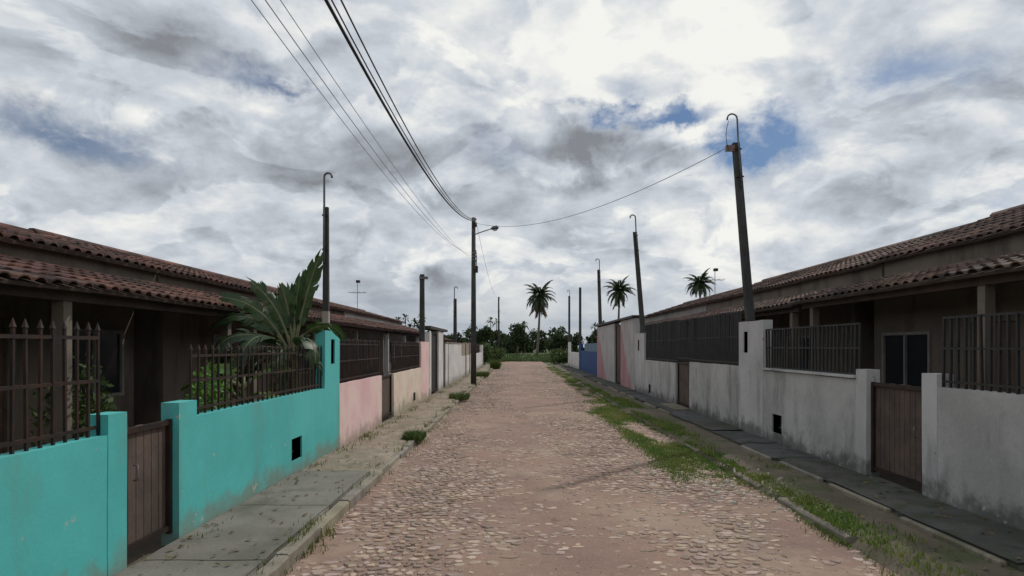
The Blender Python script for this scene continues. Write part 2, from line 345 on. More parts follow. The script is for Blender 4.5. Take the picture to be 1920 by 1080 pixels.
def stone_geo(cx, cy, dx, dy, h):
    n = random.choice((4, 5, 5, 6, 7)); a0 = random.uniform(0, 6.28); rot = random.uniform(-.5, .5)
    z0 = rh(cx, cy); tx, ty = random.uniform(-.05, .05), random.uniform(-.05, .05)
    ring = []
    for k in range(n):
        g = a0 + 2 * math.pi * k / n + random.uniform(-.32, .32)
        c, s_ = math.cos(g), math.sin(g); r = 1 / max(abs(c) ** 3 + abs(s_) ** 3, .3) ** .33 * random.uniform(.72, 1.02)
        px, py = c * r * dx * .47, s_ * r * dy * .47
        ring.append((px * math.cos(rot) - py * math.sin(rot), px * math.sin(rot) + py * math.cos(rot)))
    zt = min(max(h, .001), .008) + .003
    vs = [(cx + p, cy + q, z0 - .03) for p, q in ring]
    vs += [(cx + p * .97, cy + q * .97, z0 + zt * .45 + p * tx + q * ty) for p, q in ring]
    vs += [(cx + p * .88, cy + q * .88, z0 + zt + p * tx + q * ty) for p, q in ring]
    vs.append((cx, cy, z0 + zt + .003))
    fs = []
    for r in (0, n): fs += [(r + k, r + (k + 1) % n, r + n + (k + 1) % n, r + n + k) for k in range(n)]
    fs += [(2 * n + k, 2 * n + (k + 1) % n, 3 * n) for k in range(n)]
    return vs, fs
def inview(c): return abs(c[0] / c[1] * F) < 930 and 650 + F * CAMZ / c[1] < 1085
near = sorted([c for c in cell if inview(c)], key=lambda c: -(c[2] * c[3] / c[1] ** 3))[:300]
nearset = set(map(id, near))
for c in near:
    mb = MB(); cx, cy = c[0], c[1]
    vs, fs = stone_geo(*c); mb.add([(p[0] - cx, p[1] - cy, p[2]) for p in vs], fs)
    me = mb.mesh('cobble'); me.materials.append(M['stone'])
    o = put('cobble', me, road); o.location = (cx, cy, 0)
mb = MB()
for c in cell:
    if id(c) not in nearset: mb.add(*stone_geo(*c))
o = mb.build('cobblestones', M['stone'], road); o['kind'] = 'stuff'

# --- left pavement: slabs then worn earth, with kerb stones
def kerbs(parent, x0, x1, y0, y1, ztop, m, lost=0.0):
    y = y0
    while y < y1:
        L_ = random.uniform(.75, 1.0) if y < 30 else 2.2
        if random.random() >= lost:
            j = random.uniform(-.012, .012); k = random.uniform(-.015, .01)
            mb = MB(); n = max(2, int(L_ / .2)); ys = [y + .008 + (L_ - .016) * i / n for i in range(n + 1)]
            vs, fs = [], []
            for i, yy in enumerate(ys):
                e = .022 * nz(yy * 5, x0, 3); q = .016 * nz(yy * 6, x1, 8); ch = .014 + abs(e)
                vs += [(x0 + j, yy, -.1), (x0 + j, yy, ztop + k + q - ch), (x0 + j + ch, yy, ztop + k + q), (x1 + j - ch, yy, ztop + k + q + e * .5), (x1 + j, yy, ztop + k + q - ch), (x1 + j, yy, -.1)]
            for i in range(n): fs += [(i * 6 + a, i * 6 + a + 1, i * 6 + a + 7, i * 6 + a + 6) for a in range(5)]
            fs += [tuple(range(5, -1, -1)), tuple(n * 6 + a for a in range(6))]
            mb.add(vs, fs); mb.build('kerb_stone', m, parent)
        y += L_
def psurf(a, z): return lambda x, y: z + a * nz(x * 1.6, y * 1.1, 2) + a * .5 * nz(x * 5, y * 5, 7)
pavl = sheet('pavement', -3.02, -1.80, 8.4, 60, 22, 320, lambda x, y: psurf(.030, .085)(x, y) - .13 * max(0, min(1, (x + 2.04 + .06 * nz(y * 2, 3)) / .2)) ** 1.5, M['path'])
speckle(M['path'], 9, .55, .68, (.40, .35, .29), .7, 4, (.10, .09, .06), .6)
y = 1.2
for L_ in (1.8, 1.9, 1.7, 1.85):                       # cast slabs in front of the turquoise wall
    mb = MB(); n = 8; vs = []; 
    for i in range(n + 1):
        for k in range(7):
            yy = y + .008 + (L_ - .016) * i / n; xx = -2.99 + .985 * k / 6 - (.012 * abs(nz(yy * 4, 2)) if k == 6 else 0)
            vs.append((xx, yy, .102 + .006 * nz(xx * 2, yy * 1.5, 4) - (.008 if i in (0, n) else 0)))
    fs = [(i * 7 + k, i * 7 + k + 1, (i + 1) * 7 + k + 1, (i + 1) * 7 + k) for i in range(n) for k in range(6)]
    mb.add(vs, fs); mb.box(-2.99, -2.015, y + .01, y + L_ - .01, -.05, .086)
    mb.build('slab', M['slab'], pavl, True); y += L_
kerbs(pavl, -1.985, -1.86, 1.5, 8.2, .095, M['kerb'], .0); kerbs(pavl, -1.985, -1.87, 8.2, 60, .075, M['kerb'], .28)
# --- right pavement: grassy verge, then a low concrete apron along the wall
pavr = sheet('pavement', 2.98, 4.64, 2.0, 60, 24, 200, lambda x, y: psurf(.02, .055)(x, y) - .12 * max(0, min(1, (3.26 + .1 * nz(y * 1.5, 9) - x) / .24)) ** 1.3, M['verge'])
kerbs(pavr, 3.08, 3.20, 3.0, 7.6, .035, M['kerb'], .45); kerbs(pavr, 3.08, 3.20, 7.8, 60, .035, M['kerb'], .55)
y = 3.0
while y < 58:
    L_ = random.uniform(1.4, 1.8)
    if random.random() > .06:
        mb = MB(); n = 6; vs = []
        x0 = 3.92 + random.uniform(-.04, .08); zt_ = .118 + random.uniform(-.015, .012); tl_ = random.uniform(-.012, .012)
        for i in range(n + 1):
            for k in range(6):
                yy = y + .01 + (L_ - .02) * i / n; xx = x0 + (4.62 - x0) * k / 5 + (.02 * nz(yy * 4, 2) if k == 0 else 0)
                vs.append((xx, yy, zt_ + tl_ * (yy - y) + .012 * nz(xx * 2, yy * 1.2, 4) - (.012 if k == 0 else 0)))
        fs = [(i * 6 + k, i * 6 + k + 1, (i + 1) * 6 + k + 1, (i + 1) * 6 + k) for i in range(n) for k in range(5)]
        mb.add(vs, fs); mb.box(x0 + .02, 4.62, y + .012, y + L_ - .012, -.02, .095)
        mb.build('slab', M['apron'], pavr, True)
        if random.random() < .5:
            MB().cbox(x0 - .07, x0 - .01, y + .1, y + L_ - .2, 0, .105, .012).build('edge_strip', M['kerb'], pavr)
    y += L_

# ---------------------------------------------------------------- WALLS
def slabwall(s, xf, th, y0, y1, z0, z1, holes=(), step=.3, jit=.007):
    """plaster wall along Y whose street face is at x=xf; s=-1 left side, +1 right side"""
    ys = {round(y0, 4), round(y1, 4)}; zs = {round(z0, 4), round(z1, 4)}
    for a, b, c, d in holes: ys |= {round(a, 4), round(b, 4)}; zs |= {round(c, 4), round(d, 4)}
    def fill(S):
        S = sorted(S); out = [S[0]]
        for a, b in zip(S, S[1:]):
            n = max(1, int(round((b - a) / step))); out += [a + (b - a) * i / n for i in range(1, n + 1)]
        return out
    ys, zs = fill(ys), fill(zs); ny, nzv = len(ys), len(zs); V = []
    for side in (0, 1):
        for i, yy in enumerate(ys):
            for k, z in enumerate(zs):
                jx = jit * nz(yy * 1.3, z * 1.3, side * 9 + xf); jz = jit * 1.5 * nz(yy * 1.7, 4, xf) if k == nzv - 1 else 0
                V.append((xf + s * th * side - s * jx, yy, z + jz))
    N_ = ny * nzv; idx = lambda side, i, k: side * N_ + i * nzv + k
    def solid(i, k):
        if i < 0 or k < 0 or i >= ny - 1 or k >= nzv - 1: return False
        cy, cz = (ys[i] + ys[i + 1]) / 2, (zs[k] + zs[k + 1]) / 2
        return not any(a < cy < b and c < cz < d for a, b, c, d in holes)
    fs = []
    for i in range(ny - 1):
        for k in range(nzv - 1):
            if not solid(i, k): continue
            A = [idx(0, i, k), idx(0, i + 1, k), idx(0, i + 1, k + 1), idx(0, i, k + 1)]; B = [a + N_ for a in A]
            fs.append(tuple(A)); fs.append(tuple(B[::-1]))
            for (di, dk, p, q) in ((0, -1, 0, 1), (1, 0, 1, 2), (0, 1, 2, 3), (-1, 0, 3, 0)):
                if not solid(i + di, k + dk): fs.append((A[q], A[p], B[p], B[q]))
    if s > 0: fs = [f_[::-1] for f_ in fs]
    return MB().add(V, fs)
def fixn(o):
    import bmesh
    b = bmesh.new(); b.from_mesh(o.data); bmesh.ops.recalc_face_normals(b, faces=b.faces); b.to_mesh(o.data); b.free()
bar_cache = {}
def railing(s, xf, y0, y1, z0, z1, m, parent, pitch=.11, single=True, spear=None):
    spear = (m is M['iron']) if spear is None else spear
    xc = xf + s * .06
    mb = MB(); mb.box(xc - .012, xc + .012, y0, y1, z0 + .05, z0 + .075); mb.box(xc - .012, xc + .012, y0, y1, z1 - .10, z1 - .075)
    mb.box(xc - .010, xc + .010, y0, y1, (z0 + z1) / 2 - .012, (z0 + z1) / 2 + .012)
    r = mb.build('railing', m, parent)
    key = (round(z1 - z0, 3), m.name)
    if key not in bar_cache:
        b = MB(); h = z1 - z0; q_ = .009 if spear else .012; b.box(-q_, q_, -q_, q_, -.02, h - (.03 if spear else .075))
        if spear: b.add([(-.014, -.014, h - .03), (.014, -.014, h - .03), (.014, .014, h - .03), (-.014, .014, h - .03), (0, 0, h + .03)], [(0, 1, 4), (1, 2, 4), (2, 3, 4), (3, 0, 4), (3, 2, 1, 0)])
        me = b.mesh('bar'); me.materials.append(m); bar_cache[key] = (me, b)
    me, b = bar_cache[key]
    n = int((y1 - y0) / pitch); allb = MB()
    for i in range(n + 1):
        yy = y0 + (y1 - y0) * i / n
        if single:
            o = put('bar', me, r); o.location = (xc, yy, z0)
            o.rotation_euler = (random.gauss(0, .010), random.gauss(0, .008), 0)
        else: allb.add([(p[0] + xc, p[1] + yy, p[2] + z0) for p in b.v], b.f)
    if not single: allb.build('bars', m, r)['kind'] = 'stuff'
    return r
def niche(s, xf, y0, y1, z0, z1, parent, depth=.24, name='meter_niche', m=None):
    """the hole's lining, open to the street, with a water meter in it"""
    x0, x1 = xf + s * .02, xf + s * depth; mb = MB(); t_ = .02
    mb.box(x1, x1 + s * t_, y0 - .02, y1 + .02, z0 - .02, z1 + .02)
    mb.box(x0, x1, y0 - t_, y0, z0, z1); mb.box(x0, x1, y1, y1 + t_, z0, z1)
    mb.box(x0, x1, y0 - t_, y1 + t_, z0 - t_, z0); mb.box(x0, x1, y0 - t_, y1 + t_, z1, z1 + t_)
    o = mb.build(name, m or M['niche'], parent)
    if name == 'meter_niche':
        c = MB(); xm = xf + s * .12; ym = (y0 + y1) / 2; c.tube([(xm, y0, z0 + .08), (xm, y1, z0 + .08)], .013, 8); c.tube([(xm, ym, z0 + .06), (xm, ym, z0 + .15)], .042, 10)
        c.build('water_meter', M['pipe'], o, True)
    else:
        c = MB(); xm = xf + s * .07; c.box(xm, xm + s * .05, y0 + .04, y1 - .04, z0 + .06, z1 - .12); c.build('electricity_meter', M['irongrey'], o)
    return o
def gate(s, xf, y0, y1, z0, z1, m, parent, planks=True):
    x = xf + s * .05; fr = MB()
    for a, b in ((y0 + .01, y0 + .05), (y1 - .05, y1 - .01)): fr.box(x, x + s * .04, a, b, z0 + .03, z1)
    for z in (z0 + .06, z1 - .05): fr.box(x + s * .005, x + s * .035, y0 + .05, y1 - .05, z, z + .045)
    g = fr.build('gate', M['iron'], parent)
    n = max(3, int((y1 - y0) / .11)); wv = (y1 - y0 - .1) / n
    for i in range(n):
        p = MB().cbox(x + s * .038, x + s * .056 , y0 + .05 + wv * i + .004, y0 + .05 + wv * (i + 1) - .004, z0 + .05 + random.uniform(0, .02), z1 - .01 + random.uniform(-.012, .012), .004)
        p.build('plank', m, g)
    hd = MB().tube([(x - s * .02, y0 + .14, z0 + .62), (x - s * .05, y0 + .14, z0 + .62), (x - s * .05, y0 + .14, z0 + .74), (x - s * .02, y0 + .14, z0 + .74)], .008, 6)
    hd.build('handle', M['pipe'], g, True)
    return g

LX, RX = -3.0, 4.6
W1, W2 = 'boundary walls along the left side of the street', 'boundary walls along the right side of the street'
def wall_thing(s, yc, label, grp): return thing('boundary_wall', ((LX if s < 0 else RX), yc, .1), label, 'wall', grp)
def part(mb, name, m, parent, label=None):
    o = mb.build(name, m, parent, label=label); fixn(o); return o
# left 1: turquoise
g = wall_thing(-1, 7, 'turquoise low wall with dark railing and a square meter hole near its foot', W1)
part(slabwall(-1, LX, .13, 5.75, 9.62, .03, 1.15, [(8.19, 8.58, .26, .56)]), 'low_wall', M['teal'], g)
part(slabwall(-1, LX, .13, 1.2, 4.5, .03, 1.15), 'low_wall', M['teal'], g)
part(slabwall(-1, LX, .16, 9.62, 10.42, .03, 2.08, [(9.93, 10.14, 1.52, 1.92)]), 'pillar', M['teal'], g)
part(slabwall(-1, LX + .004, .16, 5.45, 5.75, .03, 1.30), 'gate_pillar', M['teal'], g)
part(slabwall(-1, LX + .004, .16, 4.5, 4.72, .03, 1.30), 'gate_pillar', M['teal'], g)
niche(-1, LX, 8.19, 8.58, .26, .56, g); niche(-1, LX, 9.93, 10.14, 1.52, 1.92, g, .14, 'meter_slot')
gate(-1, LX, 4.72, 5.45, .12, 1.16, M['gatewood'], g)
railing(-1, LX, 5.76, 9.6, 1.15, 1.80, M['iron'], g, pitch=.135); railing(-1, LX, 1.3, 4.49, 1.15, 1.95, M['iron'], g)
# left 2: pink
g = wall_thing(-1, 15, 'faded pink low wall with dark railing and narrow brown gate beside turquoise pillar', W1)
part(slabwall(-1, LX - .006, .13, 10.42, 13.72, .03, 1.16), 'low_wall', M['pink'], g)
part(slabwall(-1, LX - .006, .13, 15.05, 19.4, .03, 1.14, [(17.9, 18.3, .2, .45)]), 'low_wall', M['cream'], g, 'patchy cream and pink low wall panel')
part(slabwall(-1, LX - .002, .16, 19.4, 21.15, .03, 1.96), 'pillar', M['pink'], g)
niche(-1, LX - .006, 17.9, 18.3, .2, .45, g); gate(-1, LX - .006, 13.72, 15.05, .1, 1.13, M['gatewood'], g)
railing(-1, LX - .006, 10.43, 13.7, 1.16, 1.93, M['iron'], g, pitch=.08); railing(-1, LX - .006, 15.07, 19.38, 1.14, 1.93, M['iron'], g, pitch=.08)
# left 3: white gateway
g = wall_thing(-1, 24, 'tall dark metal gate between white pillars on the left side', W1)
part(slabwall(-1, LX + .01, .3, 23.6, 25.15, .03, 2.4), 'pillar', M['white'], g)
part(slabwall(-1, LX + .01, .3, 21.15, 21.6, .03, 2.3), 'pillar', M['white'], g)
gate(-1, LX, 21.6, 23.6, .1, 2.32, M['irongrey'], g); gate(-1, LX, 25.15, 26.0, .1, 2.25, M['irongrey'], g)
MB().box(LX + .06, LX - .4, 21.1, 26.3, 2.42, 2.52).build('lintel', M['pole'], g)
# left 4
g = wall_thing(-1, 31, 'stained white wall with brown upper panel behind the street light pole', W1)
part(slabwall(-1, LX, .14, 26.0, 33.5, .03, 1.95, step=.5), 'wall_panel', M['white'], g)
part(slabwall(-1, LX, .14, 33.5, 40.2, .03, 1.28, step=.5), 'low_wall', M['white'], g)
part(slabwall(-1, LX - .02, .1, 33.5, 39.2, 1.28, 1.98, step=.5), 'upper_panel', M['brown'], g, 'brown unpainted upper panel')
for a in (36.2, 39.2): part(slabwall(-1, LX + .04, .22, a, a + .5, .03, 2.05), 'pillar', M['brown'], g)
MB().box(LX + .03, LX - .17, 26.0, 33.4, 1.955, 2.0).build('coping', M['brown'], g)
g = wall_thing(-1, 48, 'farthest pale grey low wall on the left, ending at the bushes', W1)
part(slabwall(-1, LX, .14, 40.2, 54, .03, 1.3, step=.7), 'low_wall', M['white'], g)
railing(-1, LX, 40.4, 50, 1.3, 2.0, M['iron'], g, single=False)
part(slabwall(-1, LX + .05, .25, 53.6, 54.4, .03, 1.95), 'pillar', M['white'], g)

# right 1 (nearest, mostly beyond the picture's edge) and 2
g = wall_thing(1, 8, 'nearest stained grey wall on the right with a black meter hole by its foot', W2)
part(slabwall(1, RX, .14, 8.3, 11.42, .05, 1.36, [(10.63, 11.02, .27, .60)]), 'low_wall', M['grey'], g)
part(slabwall(1, RX, .14, 2.5, 6.7, .05, 1.36), 'low_wall', M['grey'], g)
part(slabwall(1, RX - .004, .18, 6.7, 6.95, .05, 1.5), 'gate_pillar', M['greypale'], g)
part(slabwall(1, RX - .004, .18, 8.05, 8.3, .05, 1.5), 'gate_pillar', M['greypale'], g)
gate(1, RX, 6.95, 8.05, .13, 1.34, M['gatewood'], g)
niche(1, RX, 10.63, 11.02, .27, .60, g)
railing(1, RX, 8.32, 11.4, 1.36, 2.2, M['irongrey'], g); railing(1, RX, 2.6, 6.69, 1.36, 2.2, M['irongrey'], g)
MB().box(RX - .05, RX + .2, 8.3, 11.4, 1.375, 1.41).build('coping', M['grey'], g)
g = wall_thing(1, 17, 'long stained grey wall on the right with dark railing panels and brown gate', W2)
part(slabwall(1, RX - .008, .18, 11.42, 12.66, .05, 2.30, [(12.18, 12.40, 1.68, 2.10)]), 'pillar', M['greypale'], g)
niche(1, RX - .008, 12.18, 12.40, 1.68, 2.10, g, .14, 'meter_slot')
part(slabwall(1, RX, .14, 12.66, 16.3, .05, 1.40), 'low_wall', M['grey'], g)
part(slabwall(1, RX, .14, 17.7, 22.0, .05, 1.33, [(21.0, 21.35, .2, .5)]), 'low_wall', M['grey'], g)
niche(1, RX, 21.0, 21.35, .2, .5, g)
gate(1, RX, 16.3, 17.7, .12, 1.37, M['gatewood'], g)
MB().box(RX - .42, RX + .0, 16.2, 17.8, .02, .16).build('doorstep', M['kerb'], g)
part(slabwall(1, RX - .008, .18, 22.0, 23.75, .05, 2.30, [(22.9, 23.2, 1.65, 2.05)]), 'pillar', M['greypale'], g)
niche(1, RX - .008, 22.9, 23.2, 1.65, 2.05, g, .14, 'meter_slot')
railing(1, RX, 12.68, 16.28, 1.40, 2.62, M['irongrey'], g, pitch=.062); railing(1, RX, 17.72, 21.98, 1.33, 2.66, M['irongrey'], g, pitch=.062)
railing(1, RX, 16.32, 17.68, 1.42, 2.62, M['irongrey'], g, pitch=.062)
g = wall_thing(1, 29, 'tall wall painted in slanting pink and white wedges with a dark gate', W2)
part(slabwall(1, RX - .012, .2, 23.75, 27.0, .05, 2.92), 'wall_panel', M['wedge'], g); part(slabwall(1, RX - .012, .2, 28.7, 34.8, .05, 2.88), 'wall_panel', M['wedge'], g)
gate(1, RX, 27.0, 28.7, .1, 2.8, M['gatewood'], g)
MB().box(RX - .12, RX + .35, 23.7, 34.9, 2.935, 3.02).build('coping', M['iron'], g)
g = wall_thing(1, 40, 'deep blue boundary wall with a light blue upper band', W2)
part(slabwall(1, RX, .14, 34.8, 45, .05, 1.5, step=.6), 'low_wall', M['blue'], g); part(slabwall(1, RX + .02, .1, 34.9, 41.5, 1.5, 2.0, step=.6), 'upper_panel', M['lightblue'], g)
part(slabwall(1, RX - .02, .2, 43.8, 44.4, .05, 2.0), 'pillar', M['blue'], g)
g = wall_thing(1, 49, 'pale grey low wall farthest down the right side', W2)
part(slabwall(1, RX, .14, 45, 54, .05, 1.35, step=.7), 'low_wall', M['white'], g); part(slabwall(1, RX - .03, .22, 53.5, 54.2, .05, 2.2), 'pillar', M['white'], g)

# ---------------------------------------------------------------- HOUSES
def tile_geo(L_=.42, r=.085):
    vs, fs = [], []
    for j, (t, k, dz) in enumerate(((0, 1.0, .022), (1, .84, 0.0))):
        for i in range(6):
            a = math.pi * i / 5; vs.append((t * L_, -math.cos(a) * r * k, dz + math.sin(a) * r * k * .62))
    for i in range(6):                                   # thickness at the lower lip
        a = math.pi * i / 5; vs.append((0, -math.cos(a) * r * .84, .022 + math.sin(a) * r * .62 - (.014 if 0 < i < 5 else 0)))
    for i in range(5): fs += [(i, i + 1, 7 + i, 6 + i), (12 + i, 13 + i, i + 1, i)]
    return np.array(vs), fs
TV, TF = tile_geo(); TFA = np.array([f_[::-1] for f_ in TF])
tile_mesh = {}
def slope(house, s, xe, ze, xr, zr, y0, y1, m, individual=0, name='roof'):
    """clay-tile slope from eave (xe,ze) up to (xr,zr)"""
    ln = math.hypot(xr - xe, zr - ze); ux, uz = (xr - xe) / ln, (zr - ze) / ln
    nx_, nzz = (-uz, ux) if ux > 0 else (uz, -ux)
    sh = MB(); th = .035; n = max(2, int((y1 - y0) / .5)); V = []
    for i in range(n + 1):
        yy = y0 + (y1 - y0) * i / n; sg = .02 * nz(yy * .6, xe)
        for a, b in ((xe, ze), (xr, zr)):
            V += [(a, yy, b + sg), (a - nx_ * th, yy, b + sg - nzz * th)]
    fs = []
    for i in range(n):
        o = i * 4; fs += [(o, o + 4, o + 6, o + 2), (o + 1, o + 3, o + 7, o + 5), (o, o + 1, o + 5, o + 4), (o + 2, o + 6, o + 7, o + 3)]
    fs += [(0, 2, 3, 1), (n * 4, n * 4 + 1, n * 4 + 3, n * 4 + 2)]
    roof = sh.add(V, fs).build(name, M['timber'], house); fixn(roof)
    cols = int((y1 - y0) / .2); crs = max(1, int(ln / .36)); P = []
    for c in range(cols):
        yy = y0 + .1 + c * (y1 - y0 - .2) / max(1, cols - 1)
        for r in range(crs + 1):
            t = -.05 + r * (ln - .34) / crs; P.append((xe + ux * t + nx_ * .004, yy + random.gauss(0, .008), ze + uz * t + nzz * .004 + .02 * nz(yy * .6, xe) , random.gauss(0, .035)))
    P.sort(key=lambda p: -1 / (p[1] + .1) if p[1] > 2.5 else 0)
    if m.name not in tile_mesh:
        mb = MB().add(TV.tolist(), [f_[::-1] for f_ in TF]); me = mb.mesh('tile'); me.materials.append(m); tile_mesh[m.name] = me
    R = np.array([[ux, 0, nx_], [0, 1, 0], [uz, 0, nzz]])
    if ux < 0: R = R @ np.diag([1, 1, 1])
    for p in P[:individual]:
        o = put('tile', tile_mesh[m.name], roof)
        o.matrix_basis = Matrix.Translation(p[:3]) @ Matrix(R.tolist()).to_4x4() @ Matrix.Rotation(p[3], 4, 'Z')
    rest = np.array([p[:3] for p in P[individual:]])
    if len(rest):
        V = (TV @ R.T)[None] + rest[:, None, :]
        Fc = (TFA[None] + (np.arange(len(rest)) * len(TV))[:, None, None]).reshape(-1, 4)
        o = put('tiles', arr_mesh('tiles', V.reshape(-1, 3), Fc, m), roof); o['kind'] = 'stuff'
    return roof
def window(house, s, x, yc, z0, z1, wd):
    fr = MB()
    for a, b, c, d in ((yc - wd / 2 - .05, yc - wd / 2, z0 - .05, z1 + .05), (yc + wd / 2, yc + wd / 2 + .05, z0 - .05, z1 + .05), (yc - wd / 2, yc + wd / 2, z1, z1 + .05), (yc - wd / 2, yc + wd / 2, z0 - .05, z0), (yc - .02, yc + .02, z0, z1)):
        fr.box(x - s * .03, x + s * .05, a, b, c, d)
    f_ = fr.build('window', M['frame'], house)
    for k in (-1, 1): MB().box(x + s * .01, x + s * .02, yc + k * (wd / 4 + .01) - wd / 4 + .012, yc + k * (wd / 4 + .01) + wd / 4 - .012, z0, z1).build('pane', M['glass'], f_)
def house(s, y0, y1, xw, xe, ze, xr, zr, m_wall, m_tile, label, grp, individual=0, tier=None, doory=None):
    """s: side; xw front wall, (xe,ze) eave, (xr,zr) ridge.  tier=(x,z_low,z_high): step between verandah roof and main roof"""
    h = thing('house', (xw, (y0 + y1) / 2, .02), label, 'house', grp)
    dy = doory or (y0 + (y1 - y0) * .42); top = ze + (abs(xw) - abs(xe)) * (zr - ze) / (abs(xr) - abs(xe)) - .05 if not tier else tier[1]
    holes = [(dy, dy + .85, .02, 2.15), (dy + 1.7, dy + 3.0, 1.05, 2.05), (dy - 2.6, dy - 1.3, 1.05, 2.05)]
    holes = [q for q in holes if q[0] > y0 + .3 and q[1] < y1 - .3]
    part(slabwall(s, xw, .15, y0 + .3, y1 - .3, .02, top, holes, step=.8), 'wall', m_wall, h)
    xb = xr + (xr - xw)
    for yy in (y0 + .3, y1 - .45):                      # gable walls
        g_ = MB(); P = [(xw + s * .15, .02), (xb, .02), (xb, top - .05), (xr, zr - .14), (xw + s * .15, top - .03)]
        g_.add([(x, yy + d, z) for d in (0, .15) for x, z in P], [(0, 1, 2, 3, 4), (9, 8, 7, 6, 5)] + [(i, i + 5, (i + 1) % 5 + 5, (i + 1) % 5) for i in range(5)])
        part(g_, 'gable_wall', m_wall, h)
    MB().box(xb - s * .15, xb, y0 + .45, y1 - .45, .02, top - .1).build('back_wall', m_wall, h)
    for q in holes[1:]: window(h, s, xw, (q[0] + q[1]) / 2, q[2] + .05, q[3] - .05, q[1] - q[0] - .1)
    d = MB().box(xw + s * .04, xw + s * .08, dy + .01, dy + .84, .03, 2.14).build('door', M['doorpaint'], h)
    MB().tube([(xw, dy + .75, 1.05), (xw + s * .05, dy + .75, 1.05)], .018, 8).build('handle', M['pipe'], d, True)
    if tier:
        tx, zl, zh = tier
        slope(h, s, xe, ze, tx, zl, y0, y1, m_tile, individual, 'roof'); slope(h, s, tx - s * .15, zh, xr, zr, y0, y1, m_tile, individual and 300 - individual, 'roof')
        MB().box(tx + s * .01, tx + s * .12, y0 + .02, y1 - .02, zl - .05, zh + .02).build('upper_wall', m_wall, h)
    else: slope(h, s, xe, ze, xr, zr, y0, y1, m_tile, individual)
    slope(h, s, 2 * xr - (tier[0] if tier else xe), tier[2] if tier else ze, xr, zr, y0, y1, m_tile, 0)
    cap = MB(); n = int((y1 - y0) / .4)
    for i in range(n):
        a = y0 + (y1 - y0) * i / n; cap.tube([(xr, a, zr + .005), (xr, a + (y1 - y0) / n + .04, zr + .022)], [.10, .085], 8)
    cap.build('ridge_tiles', m_tile, h)['kind'] = 'stuff'
    for i in range(4):
        yy = y0 + .35 + (y1 - y0 - .8) * i / 3
        MB().box(xe + s * .18, xe + s * .3, yy, yy + .12, .02, ze - .02).build('verandah_post', m_wall, h)
    MB().box(xe + s * .16, xe + s * .32, y0 + .05, y1 - .05, ze - .06 - .06, ze - .02).build('verandah_beam', M['timber'], h)
    return h
TL = (-5.9, 2.80, 3.02)
G1, G2 = 'low houses behind the left walls', 'low houses behind the right walls'
house(-1, -1.2, 10.08, -6.1, -4.35, 2.38, -8.0, 3.62, M['housedark'], M['tile'], 'nearest low house on the left under a dark red clay tile roof, behind banana plant', G1, 150, TL, 6.5)
house(-1, 10.12, 21.08, -6.0, -4.3, 2.36, -8.0, 3.66, M['housedark'], M['tile'], 'left house with maroon tile roof behind the pink wall', G1, 150, TL)
house(-1, 21.12, 31.78, -5.8, -4.3, 2.38, -7.9, 3.60, M['housewhite'], M['tile'], 'left house under a tile roof behind the tall dark gate, antenna on its ridge', G1, 0, TL)
house(-1, 31.82, 42.0, -5.8, -4.4, 2.2, -7.9, 3.25, M['housewall'], M['tile'], 'farthest low tiled house on the left side of the street', G1)
TR = (7.05, 3.06, 3.40)
house(1, -1.5, 11.78, 6.7, 5.3, 2.64, 9.2, 4.28, M['housedark'], M['tileright'], 'nearest right house with stepped brown tile roof beside the leaning pole', G2, 150, (7.05, 3.08, 3.42), 8.2)
house(1, 11.82, 22.78, 6.7, 5.3, 2.60, 9.2, 4.20, M['housedark'], M['tileright'], 'right house with stepped tile roof behind the dark railing panels', G2, 150, TR)
house(1, 22.82, 33.58, 6.7, 5.4, 2.60, 9.2, 4.12, M['housewall'], M['tileright'], 'right house with tile roof behind the pink and white wall', G2, 0, TR)
house(1, 33.62, 43.0, 6.7, 5.5, 2.4, 9.2, 3.85, M['housewall'], M['tileright'], 'farthest right house behind the blue wall', G2)

# ---------------------------------------------------------------- POLES AND CABLES
GP = 'concrete service poles rising from the walls'
def service_pole(x, y, z0, ztop, lean=0.0, pw=.075, hook=1, hh=.55, hr=.065, label='', foot=False, ly=0.0):
    p = thing('service_pole', (x, y, z0), label, 'pole', GP)
    tp = (x + lean, y + ly, ztop); n = 6; mb = MB(); V = []
    for i in range(n + 1):
        t = i / n; k = pw * (1 - .18 * t); cx, cy, cz = x + lean * t, y + ly * t, z0 + (ztop - z0) * t
        V += [(cx - k, cy - k * .8, cz), (cx + k, cy - k * .8, cz), (cx + k, cy + k * .8, cz), (cx - k, cy + k * .8, cz)]
    fs = [(i * 4 + k, i * 4 + (k + 1) % 4, i * 4 + 4 + (k + 1) % 4, i * 4 + 4 + k) for i in range(n) for k in range(4)] + [(3, 2, 1, 0), (n * 4, n * 4 + 1, n * 4 + 2, n * 4 + 3)]
    mb.add(V, fs).build('post', M['pole'], p)
    if foot: MB().box(x - pw * 1.03, x + pw * 1.03, y - pw * .83, y + pw * .83, z0, z0 + .33).build('foot', M['polebase'], p)
    if hh:
        sgn = hook; hx = tp[0] - sgn * pw * .3; yb = tp[1] - pw
        pts = [(hx - lean * .25, yb - ly * .2, ztop - .9), (hx, yb, ztop), (hx + lean * .07, yb, ztop + hh - hr)]
        for k in range(1, 8):
            a = math.pi * k / 7 * 1.08; pts.append((pts[2][0] + sgn * hr * (1 - math.cos(a)), yb, ztop + hh - hr + hr * math.sin(a)))
        MB().tube(pts, .017 if y < 15 else .024, 8).build('conduit_hook', M['pipe'], p, True)
        for z in (ztop - .15, ztop - .7):
            c = MB(); k = pw * .93 * 1.08; t = (z - z0) / (ztop - z0); cx, cy = x + lean * t, y + ly * t
            c.box(cx - k, cx + k, cy - k - .012, cy - k * .85, z, z + .025); c.build('strap', M['iron'], p)
    return p
